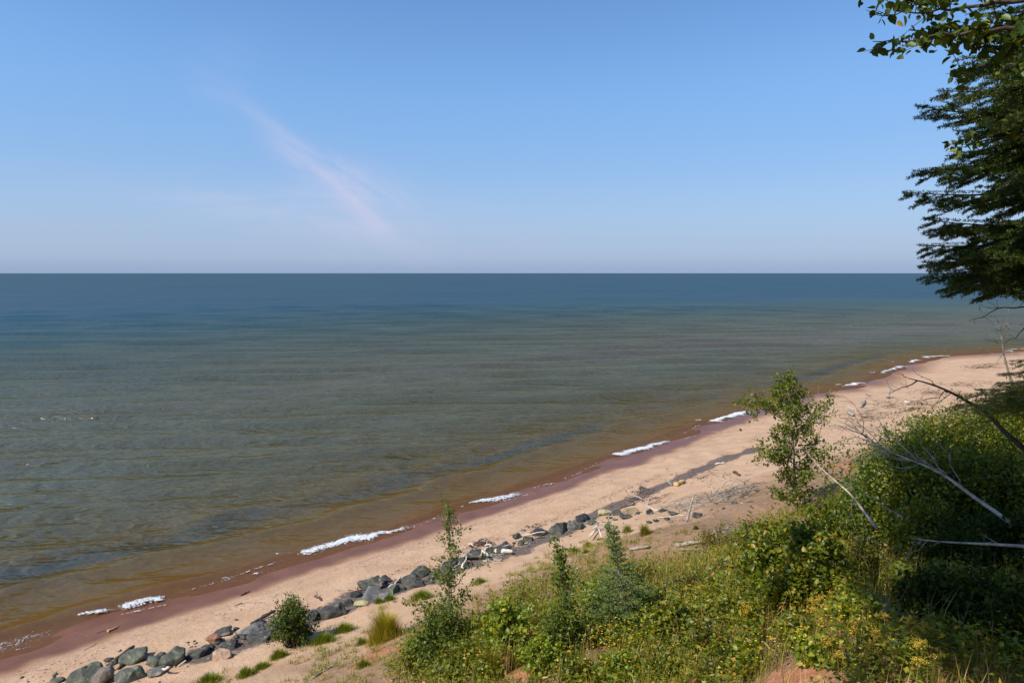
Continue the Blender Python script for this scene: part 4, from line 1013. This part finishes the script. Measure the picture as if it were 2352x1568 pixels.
# ---- goldenrods
def goldenrod(px, py, hpx, lab, seed):
    b = gp(px, py); h = hpx * b[1] / F; rg = np.random.default_rng(seed)
    root = empty('goldenrod', b, lab, 'goldenrod', 'goldenrods on the near slope'); gs, gl, gf = Geo(), Geo(), Geo()
    for k in range(4):
        e = b + [rg.normal(0, .12), rg.normal(0, .1), h * rg.uniform(.75, 1.02)]; pts = wiggly(b + [rg.normal(0, .04), 0, 0], e, 8, .12, seed + k); tube(gs, pts, np.linspace(.006, .003, 8), 4)
        n = 46; t_ = np.linspace(.15, .85, n); p = np.stack([np.interp(t_, np.linspace(0, 1, 8), pts[:, c]) for c in range(3)], 1); az = np.arange(n) * 2.4
        leaves(gl, p, np.stack([np.cos(az), np.sin(az), np.full(n, .35)], 1), np.tile([[0, 0, 1.]], (n, 1)), .1 * (1.1 - t_ * .6), .02)
        for j in range(9):
            a = rg.uniform(0, 6.28); q = pts[-1] - [0, 0, .12 * j / 9 * h]; l2 = .05 + .10 * j / 9
            tw = np.array([q, q + [math.cos(a) * l2 * .6, math.sin(a) * l2 * .6, .05], q + [math.cos(a) * l2, math.sin(a) * l2, .02]]); tube(gs, tw, [.003, .002, .002], 3)
            m = 26; c = rg.random(m)[:, None]; pp = tw[0] * (1 - c) + tw[2] * c + [0, 0, .03] * np.sin(c * PI) + rg.normal(0, .007, (m, 3))
            leaves(gf, pp, rdir(rg, m), rdir(rg, m), .014, .012)
    gs.build('stem', M['stem'], root); gl.build('leaves', M['lushgrass'], root); gf.build('flower_plume', M['gold'], root)
GR = [(2075, 1545, 135, 'tall goldenrod with two drooping plumes against the dark shade'), (2010, 1560, 105, 'goldenrod left of the tallest one'), (1985, 1500, 75, 'short goldenrod near the yellow flowers'),
 (1960, 1440, 70, 'goldenrod in front of the brownish olive bush'), (1862, 1450, 62, 'goldenrod below the biggest bush'), (1725, 1445, 55, 'goldenrod left of the bare clay patch'), (1900, 1420, 50, 'goldenrod right of the red earth hollow'), (1915, 1545, 60, 'goldenrod near the bottom edge among yellow daisies'),
 (2110, 1600, 120, 'goldenrod cut by the bottom edge'), (1610, 1400, 50, 'goldenrod right of the yellow-edged bush')]
for k, a in enumerate(GR): goldenrod(*a, 200 + 10 * k)

# ---- dead trees and branches
def deadwood(name, path, r, mat, lab, cat, seed, ntw=14, tl=1., ybeg=10, yend=12, extra=(), twm=None):
    rg = np.random.default_rng(seed); n = 22
    pts = np.array([atY(px, py, y) for (px, py), y in zip(path, np.linspace(ybeg, yend, len(path)))])
    k_ = np.linspace(0, len(pts) - 1, n); pts = np.stack([np.interp(k_, range(len(pts)), pts[:, c]) for c in range(3)], 1)
    for c in range(3): pts[:, c] = smooth(pts[:, c], 1)
    root = empty(name, pts[0], lab, cat); gt, gw = Geo(), Geo(); tube(gt, pts, np.linspace(r, r * .15, n), 8)
    ax = nrm(pts[-1] - pts[0])
    for path2, y2, r2 in extra:
        q = np.array([atY(px, py, y) for (px, py), y in zip(path2, np.linspace(y2[0], y2[1], len(path2)))]); q = q + 0
        k2 = np.linspace(0, len(q) - 1, 9); q = np.stack([np.interp(k2, range(len(q)), q[:, c]) for c in range(3)], 1) + rg.normal(0, .01, (9, 3)); tube(gw, q, np.linspace(r2, r2 * .25, 9), 5)
        for j in range(5):
            s_ = q[rg.integers(2, 9)]; tube(gw, wiggly(s_, s_ + nrm(ax + rg.normal(0, .6, 3)) * tl * rg.uniform(.2, .6), 5, .3, seed + j + 70), np.linspace(r2 * .3, .0018, 5), 3)
    for j in range(ntw):
        i = rg.integers(int(n * .35), n - 1); s_ = pts[i]; d = nrm(ax * rg.uniform(.6, 1.3) + rg.normal(0, .55, 3)); l2 = tl * rg.uniform(.3, 1)
        tw = wiggly(s_, s_ + d * l2, 6, .35, seed * 10 + j); tube(gw, tw, np.linspace(r * .22, .002, 6), 4)
        for m in range(3):
            s2 = tw[rg.integers(1, 6)]; tube(gw, wiggly(s2, s2 + nrm(d + rg.normal(0, .6, 3)) * l2 * rg.uniform(.25, .5), 4, .3, seed * 99 + j * 3 + m), [.004, .003, .002, .0015], 3)
    gt.build('trunk', mat, root, True); gw.build('twigs', twm or mat, root)
deadwood('dead_tree', [(2325, 1203), (2280, 1170), (2235, 1140), (2190, 1105), (2160, 1085), (2110, 1062), (2060, 1045), (2020, 1022), (1985, 1008)], .036, M['palebark'],
  'pale dead tree leaning across from the shaded thicket toward the beach', 'dead tree', 301, 16, 1.1, 10.0, 12.5,
  [([(2020, 1022), (1990, 1000), (1950, 985), (1900, 970), (1870, 968)], (12.3, 13.), .012), ([(2040, 1035), (2000, 1020), (1960, 1018), (1920, 1022), (1890, 1018)], (12.2, 13), .012),
   ([(2110, 1062), (2070, 1020), (2040, 1000), (2020, 970), (1985, 955)], (11.6, 12.6), .012), ([(2000, 1015), (1970, 985), (1950, 960), (1930, 935)], (12.4, 13.2), .008),
   ([(2050, 1040), (2010, 1045), (1975, 1055), (1950, 1075), (1925, 1078)], (12., 12.8), .008), ([(1990, 1005), (1950, 975), (1890, 945), (1860, 930)], (12.5, 13.5), .008)])
deadwood('dead_branch', [(2400, 1075), (2352, 1030), (2320, 1003), (2290, 975), (2265, 945), (2240, 932), (2205, 912), (2175, 896), (2140, 882), (2105, 873), (2085, 868)], .036, M['darkbark'],
  'dark forked bare branch arching over the far beach', 'dead branch', 302, 3, .4, 8.2, 9.2,
  [([(2175, 897), (2160, 908), (2130, 915), (2105, 925)], (9., 9.2), .008), ([(2105, 873), (2085, 886), (2062, 890), (2040, 905)], (9.2, 9.3), .01), ([(2225, 925), (2205, 930), (2180, 938), (2165, 945)], (8.8, 9.), .009),
   ([(2186, 903), (2165, 920), (2140, 930), (2115, 925)], (9., 9.1), .006), ([(2085, 868), (2070, 858), (2048, 850)], (9.2, 9.4), .006), ([(2285, 968), (2240, 970), (2200, 975), (2170, 985)], (8.7, 9), .007)])
deadwood('dead_pole', [(2015, 1215), (1985, 1175), (1955, 1135), (1920, 1105), (1880, 1070), (1850, 1035)], .028, M['palebark'], 'thin pale dead stem leaning through the bush right of the alder', 'dead pole', 303, 5, .5, 12., 14.)
deadwood('bare_branch', [(2075, 1188), (2040, 1168), (2000, 1140), (1960, 1115), (1925, 1100)], .016, M['bark'], 'dark bare branch crossing behind the thin pale dead stem', 'bare branch', 308, 3, .4, 12., 13.)
deadwood('fallen_pole', [(2420, 1262), (2352, 1254), (2290, 1250), (2220, 1247), (2150, 1243), (2085, 1234)], .03, M['palebark'], 'pale fallen stem lying level across the deep shade', 'fallen pole', 304, 6, .35, 8.5, 9.5)
deadwood('leaning_birch', [(2460, 740), (2400, 705), (2352, 684), (2310, 668), (2270, 655), (2225, 637)], .03, M['whitebirch'], 'white birch limb poking out under the fir at the right edge', 'birch limb', 305, 2, .3, 7.0, 7.4,
  [([(2352, 686), (2335, 672), (2318, 660), (2300, 648)], (7.1, 7.2), .025), ([(2400, 705), (2330, 706), (2290, 712), (2255, 728), (2225, 735)], (7.08, 7.6), .009), ([(2400, 705), (2352, 755), (2330, 780), (2290, 790)], (7.08, 7.6), .007)], M['darkbark'])
deadwood('bare_sapling', [(2335, 905), (2322, 870), (2312, 840), (2306, 815), (2302, 790), (2300, 765), (2298, 745)], .022, M['bark'], 'small leafless sapling standing up before the far water at right', 'bare sapling', 306, 16, .5, 11., 11.2)
deadwood('bare_twig', [(2300, 270), (2260, 262), (2220, 250), (2190, 245)], .006, M['bark'], 'fine bare twigs against the sky left of the fir', 'bare twig', 307, 8, .35, 6.6, 6.8)

# ------------------------------------------------------------------ undergrowth (stuff)
DENSE = [gp(*p)[:2] for p in ((860, 1590), (905, 1520), (935, 1440), (1060, 1390), (1180, 1350), (1300, 1300), (1420, 1290), (1600, 1258), (1760, 1195), (1890, 1140), (1960, 1100), (2010, 1070), (2060, 1010))]
DENSE = DENSE + [np.array(p) for p in ((24, 33), (36, 47), (56, 66), (75, 70), (60, 20), (20, -10), (-6, -6), (-5, 3), (-4, 6))]
TUFT = [gp(*p)[:2] for p in ((400, 1600), (500, 1555), (620, 1480), (760, 1450), (930, 1370), (1080, 1330), (1250, 1275), (1420, 1215), (1560, 1205), (1720, 1190), (1890, 1120), (2040, 1010))]
TUFT = TUFT + [np.array(p) for p in ((36, 47), (20, 8), (0, 0), (-14, 3))]
def scatter(poly, n, box, rg, far=None):
    x = rg.uniform(box[0], box[1], n); y = rg.uniform(box[2], box[3], n)
    ok = inpoly(x, y, poly)
    if far is not None: ok &= rg.random(n) < np.clip(far / np.hypot(x, y), 0, 1) ** 1.5
    return x[ok], y[ok]
EDGE = DENSE[:13]
def ragged(x, y, k=2.2):
    d = dpoly(x, y, EDGE); ok = rg.random(len(x)) < np.clip(.10 + (d / k) ** 1.5 + .9 * fbm(x, y, .8, 331, 3), .04, 1); return x[ok], y[ok]
claypts = [gp(*b[:2]) for b in ((1165, 1520), (1200, 1548), (1830, 1560), (1865, 1437), (870, 1500))]
def offclay(x, y, r=.55):
    ok = np.ones(len(x), bool)
    for c in claypts: ok &= np.hypot(x - c[0], y - c[1]) > r + .5 * vn(x, y, 2, 8)
    return x[ok], y[ok]
# leafy herbs
rg = np.random.default_rng(77)
x, y = scatter(DENSE, 88000, (-7, 26, 3, 36), rg, 12); x, y = offclay(x, y, .45)
x, y = ragged(x, y); ok = fbm(x, y, .9, 301, 3) > -.12; x, y = x[ok], y[ok]
print('herbs', len(x))
hgt_ = .22 + .5 * np.clip(fbm(x, y, .5, 303, 2) + .45, 0, 1) * rg.uniform(.5, 1.2, len(x)); g = Geo(); gs = Geo()
nl = 16
X = np.repeat(x, nl); Y = np.repeat(y, nl); HH = np.repeat(hgt_, nl); f = rg.uniform(.15, 1, len(X)); rad = .11 * rg.random(len(X)) ** .5
lx = np.repeat(rg.normal(0, .25, len(x)), nl); ly = np.repeat(rg.normal(0, .25, len(x)), nl); az = rg.uniform(0, 6.28, len(X))
P_ = np.stack([X + np.cos(az) * rad * .4 + lx * HH * f, Y + np.sin(az) * rad * .4 + ly * HH * f, gz(X, Y) + HH * f], 1)
sz = rg.uniform(.035, .09, len(X)); typ = np.repeat(rg.random(len(x)), nl) < .5
Dn_ = np.stack([np.cos(az), np.sin(az), rg.normal(.05, .4, len(X))], 1); Nn_ = rdir(rg, len(X), 1.6)
a_ = typ; leaves(g, P_[a_], Dn_[a_], Nn_[a_], sz[a_] * 1.4, sz[a_] * .38); leaves(g, P_[~a_], Dn_[~a_], Nn_[~a_], sz[~a_], sz[~a_] * .75)
o = g.build('undergrowth', M['herb']); tag(o, 'leafy weeds and seedlings covering the near slope', 'undergrowth', kind='stuff')
# grass in the weeds
x, y = scatter(DENSE, 24000, (-7, 26, 3, 36), rg, 12); x, y = offclay(x, y, .3); x, y = ragged(x, y, 1.6)
nb_ = 7; X = np.repeat(x, nb_) + rg.normal(0, .05, len(x) * nb_); Y = np.repeat(y, nb_) + rg.normal(0, .05, len(x) * nb_); n = len(X)
g = Geo(); blades(g, np.stack([X, Y, gz(X, Y) - .01], 1), rg.uniform(.2, .62, n), rg.uniform(.005, .011, n), rg.uniform(.1, .8, n), rg.uniform(0, 6.28, n))
o = g.build('grass', M['grass']); tag(o, 'green and straw coloured grass among the weeds', 'grass', kind='stuff')
# dry stalks
x, y = scatter(DENSE, 18000, (-7, 26, 3, 36), rg, 11); x2, y2 = scatter(TUFT, 1500, (-14, 36, 3, 47), rg, 20)
x = np.r_[x, x2]; y = np.r_[y, y2]; n = len(x); nb_ = 3; X = np.repeat(x, nb_) + rg.normal(0, .04, n * nb_); Y = np.repeat(y, nb_) + rg.normal(0, .04, n * nb_); n = len(X)
g = Geo(); blades(g, np.stack([X, Y, gz(X, Y) - .01], 1), rg.uniform(.25, .85, n), rg.uniform(.004, .008, n), rg.uniform(.1, .6, n), rg.uniform(0, 6.28, n))
o = g.build('dry_grass', M['drygrass']); tag(o, 'dry straw and brown stalks standing through the weeds', 'dry grass', kind='stuff')
# sparse tufts on the sand slope
x, y = scatter(TUFT, 9000, (-12, 20, 6, 36), rg); ok = ~inpoly(x, y, DENSE) & (fbm(x, y, .45, 311, 3) > rg.uniform(-.3, .25, len(x))); x, y = x[ok], y[ok]
nb_ = 26; sc_ = np.repeat(rg.uniform(.5, 1.5, len(x)), nb_); X = np.repeat(x, nb_) + rg.normal(0, .07, len(x) * nb_) * sc_; Y = np.repeat(y, nb_) + rg.normal(0, .07, len(x) * nb_) * sc_; n = len(X)
g = Geo(); blades(g, np.stack([X, Y, gz(X, Y) - .01], 1), rg.uniform(.05, .2, n) * sc_, rg.uniform(.006, .014, n), rg.uniform(.3, 1.1, n), rg.uniform(0, 6.28, n))
m = len(x) * 5; xi = rg.integers(0, len(x), m); xs = x[xi] + rg.normal(0, .09, m); ys = y[xi] + rg.normal(0, .09, m)
leaves(g, np.stack([xs, ys, gz(xs, ys) + rg.uniform(0, .12, m)], 1), rdir(rg, m), rdir(rg, m, 1.5), .05, .03)
o = g.build('beach_grass', M['grass']); tag(o, 'sparse small tufts dotted over the sand slope', 'grass', kind='stuff')
# bright grass patches as things
def tuft(px, py, w, h, lab, m, seed, n=900, name='grass_clump'):
    b = gp(px, py); s_ = b[1] / F; rg = np.random.default_rng(seed); a = rg.uniform(0, 6.28, n); q = np.minimum(np.abs(rg.normal(0, 1, n)), 2.4) * w * s_ * .24 * (1 + .5 * vn(np.cos(a) * 2, np.sin(a) * 2, 1, seed))
    X = b[0] + np.cos(a) * q; Y = b[1] + np.sin(a) * q * .9; g = Geo()
    blades(g, np.stack([X, Y, gz(X, Y) - .02], 1), h * s_ * rg.uniform(.35, 1.1, n) * np.clip(1.15 - .75 * q / (w * s_ / 2), .2, 1.2), rg.uniform(.007, .014, n), rg.uniform(.1, .6, n), a + rg.normal(0, .7, n))
    o = g.build(name, M[m], origin=b); tag(o, lab, 'grass clump', 'grass clumps on the sand slope')
tuft(882, 1468, 90, 78, 'tall feathery yellow-green clump left of the birch sapling', 'yellowgrass', 401, 2600)
for k, (px, py, w, h, lab) in enumerate([
  (565, 1552, 60, 26, 'bright green grass clump nearest the lower left boulders'), (600, 1535, 60, 18, 'low green clump right of the lower left one'), (640, 1510, 60, 26, 'green clump below the dark round bush'),
  (740, 1475, 90, 28, 'wide green clump right of the dark round bush'), (790, 1450, 80, 26, 'green clump above the wide one, toward the yellow feathery clump'), (830, 1480, 30, 22, 'small green clump left of the yellow feathery clump'),
  (870, 1385, 24, 16, 'small green clump against the grey boulders'), (895, 1378, 34, 16, 'green clump just right of the small one against the boulders'), (970, 1375, 80, 26, 'green clump left of the birch sapling foot'),
  (1100, 1340, 50, 18, 'green clump on the sand right of the birch sapling'), (1320, 1272, 26, 20, 'round green clump above the poplar sapling tip'), (1350, 1255, 30, 16, 'round green clump near the bleached arched root'), (1345, 1270, 24, 12, 'small round green clump below its neighbour near the root'),
  (1598, 1215, 16, 12, 'tiny lone green clump below the flat dark slab'), (1440, 1222, 26, 22, 'straw-tinged clump right of the small spruce tip'), (1480, 1228, 36, 30, 'taller straw-tinged clump in the middle of the sand'), (480, 1568, 90, 26, 'green clump at the bottom edge near the lower left boulders'), (835, 1530, 40, 20, 'clump on sand beside the red earth patch')]):
    tuft(px, py, w, h, lab, 'lushgrass' if 'straw' not in lab else 'grass', 410 + k, int(260 + w * 11))
tuft(1130, 1560, 60, 95, 'tall fine grass clump beside the bare red clay', 'grass', 440, 900)
tuft(1185, 1530, 40, 60, 'upright grass clump standing above the red clay', 'lushgrass', 441, 500)
# yellow wildflowers
g = Geo(); gs = Geo()
for (px, py, rx, ry, n) in ((1440, 1490, 60, 22, 80), (1400, 1530, 90, 20, 36), (1950, 1500, 60, 22, 30), (1900, 1540, 90, 18, 40), (1940, 1400, 40, 16, 10), (1250, 1500, 100, 26, 40), (1760, 1530, 90, 20, 40), (1500, 1450, 60, 16, 26), (1950, 1330, 40, 30, 14)):
    c = gp(px, py); ex = rx * c[1] / F; c2 = gp(px, py - ry); ey = max(.3, abs(c2[1] - c[1]))
    x = c[0] + rg.normal(0, .9, n) * ex; y = c[1] + rg.normal(0, .9, n) * ey; z = gz(x, y) + rg.uniform(.3, .62, n)
    for k in range(6):
        a = k * PI / 3 + rg.uniform(0, .4, n); leaves(g, np.stack([x, y, z], 1), np.stack([np.cos(a), np.sin(a), np.full(n, .25)], 1), np.tile([[0, 0, 1.]], (n, 1)), .016, .011)
    blades(gs, np.stack([x, y, gz(x, y)], 1), z - gz(x, y), np.full(n, .004), np.full(n, .01), rg.uniform(0, 6, n))
fl = g.build('yellow_wildflowers', M['yellow']); tag(fl, 'small yellow daisy-like flowers sprinkled through the weeds', 'wildflowers', kind='stuff')
gs.build('flower_stems', M['stem'], fl, origin=(0, 0, 0))

# ------------------------------------------------------------------ sun and sky
AZ = math.radians(240); EL = math.radians(47)
sund = bpy.data.lights.new('sun', 'SUN'); sund.energy = 5.0; sund.angle = math.radians(.53); sund.color = (1., .93, .82)
sun = bpy.data.objects.new('sun', sund); COL.objects.link(sun)
to = Vector((math.sin(AZ) * math.cos(EL), math.cos(AZ) * math.cos(EL), math.sin(EL)))
sun.rotation_euler = to.to_track_quat('Z', 'Y').to_euler(); sun.location = (0, 0, 60)

w = bpy.data.worlds.new('World'); scene.world = w; w.use_nodes = True; nt = w.node_tree; nt.nodes.clear(); t = NT(nt)
sky = t.n('ShaderNodeTexSky'); sky.sky_type = 'NISHITA'; sky.sun_disc = False; sky.sun_elevation = EL; sky.sun_rotation = AZ
sky.altitude = 100; sky.air_density = 1.0; sky.dust_density = .5; sky.ozone_density = 2.0
tc = t.n('ShaderNodeTexCoord'); sx = t.n('ShaderNodeSeparateXYZ'); t.l(tc.outputs['Generated'], sx.inputs[0])
yy = t.math('MAXIMUM', sx.outputs[1], .05); az_ = t.math('DIVIDE', sx.outputs[0], yy); el_ = t.math('DIVIDE', sx.outputs[2], yy)
front = t.mapr(sx.outputs[1], .1, .3)
def ae(px, py): d = ray(px, py); return d[0] / d[1], d[2] / d[1]
def gaus(v, s): return t.math('POWER', 2.718, t.math('MULTIPLY', t.math('MULTIPLY', t.math('DIVIDE', v, s), t.math('DIVIDE', v, s)), -1.))
cmb = t.n('ShaderNodeCombineXYZ'); t.l(az_, cmb.inputs[0]); t.l(el_, cmb.inputs[1])
def wisp(p0, p1, wid_, amt, nscale=(3, 16)):
    (a0, e0), (a1, e1) = ae(*p0), ae(*p1); an = math.atan2(e1 - e0, a1 - a0); ln = math.hypot(a1 - a0, e1 - e0); ca, sa = math.cos(an), math.sin(an)
    da = t.math('SUBTRACT', az_, (a0 + a1) / 2); de = t.math('SUBTRACT', el_, (e0 + e1) / 2)
    u_ = t.math('ADD', t.math('MULTIPLY', da, ca), t.math('MULTIPLY', de, sa)); v_ = t.math('SUBTRACT', t.math('MULTIPLY', de, ca), t.math('MULTIPLY', da, sa))
    cc = t.n('ShaderNodeCombineXYZ'); t.l(t.math('MULTIPLY', u_, nscale[0]), cc.inputs[0]); t.l(t.math('MULTIPLY', v_, nscale[1]), cc.inputs[1])
    nn = t.noise(cc.outputs[0], 1.6, 5, .55, .7)
    v2 = t.math('ADD', v_, t.math('MULTIPLY', t.math('SUBTRACT', t.noise(cmb.outputs[0], 9, 3, .5), .5), .06))
    wd = t.math('ADD', wid_, t.math('MULTIPLY', t.mapr(u_, -ln / 2, ln / 2, 0, wid_ * .9), 1))
    m_ = t.math('MULTIPLY', gaus(v2, wd), gaus(u_, ln * .52)); return t.math('MULTIPLY', t.math('MULTIPLY', m_, t.mapr(nn, .25, .8)), amt)
cl = t.math('ADD', wisp((625, 300), (930, 520), .021, 1.05), wisp((380, 455), (950, 500), .022, .5))
cl = t.math('ADD', cl, wisp((430, 130), (560, 200), .04, .12)); cl = t.math('MULTIPLY', cl, front, clamp=True)
tint = t.mix(1., sky.outputs[0], (.76, 1.01, 1.25), 'MULTIPLY')
# thin milky air near the horizon, slightly darker and bluer right on it
elev = sx.outputs[2]
hz = t.mapr(elev, 0., .24, 1, 0); hz = t.math('MULTIPLY', t.math('POWER', hz, 1.2), .9)
SKH = (2.7, 3.35, 4.85)
tint = t.mix(t.math('MULTIPLY', gaus(t.math('SUBTRACT', elev, .17), .11), .6), tint, (1.75, 3.2, 5.6))
c1 = t.mix(hz, tint, SKH)
lowb = t.math('MULTIPLY', gaus(elev, .016), .32)
c1 = t.mix(lowb, c1, (1.2, 2.1, 3.4))
c1 = t.mix(cl, c1, (4.6, 4.5, 5.9))
bg = t.n('ShaderNodeBackground'); t.l(c1, bg.inputs[0]); bg.inputs[1].default_value = .12
wo = t.n('ShaderNodeOutputWorld'); t.l(bg.outputs[0], wo.inputs[0])

scene.view_settings.view_transform = 'Standard'; scene.view_settings.look = 'None'
scene.view_settings.exposure = .22; scene.view_settings.gamma = 1
scene.render.resolution_x = 1024; scene.render.resolution_y = 682
scene.cycles.max_bounces = 6; scene.cycles.transparent_max_bounces = 12
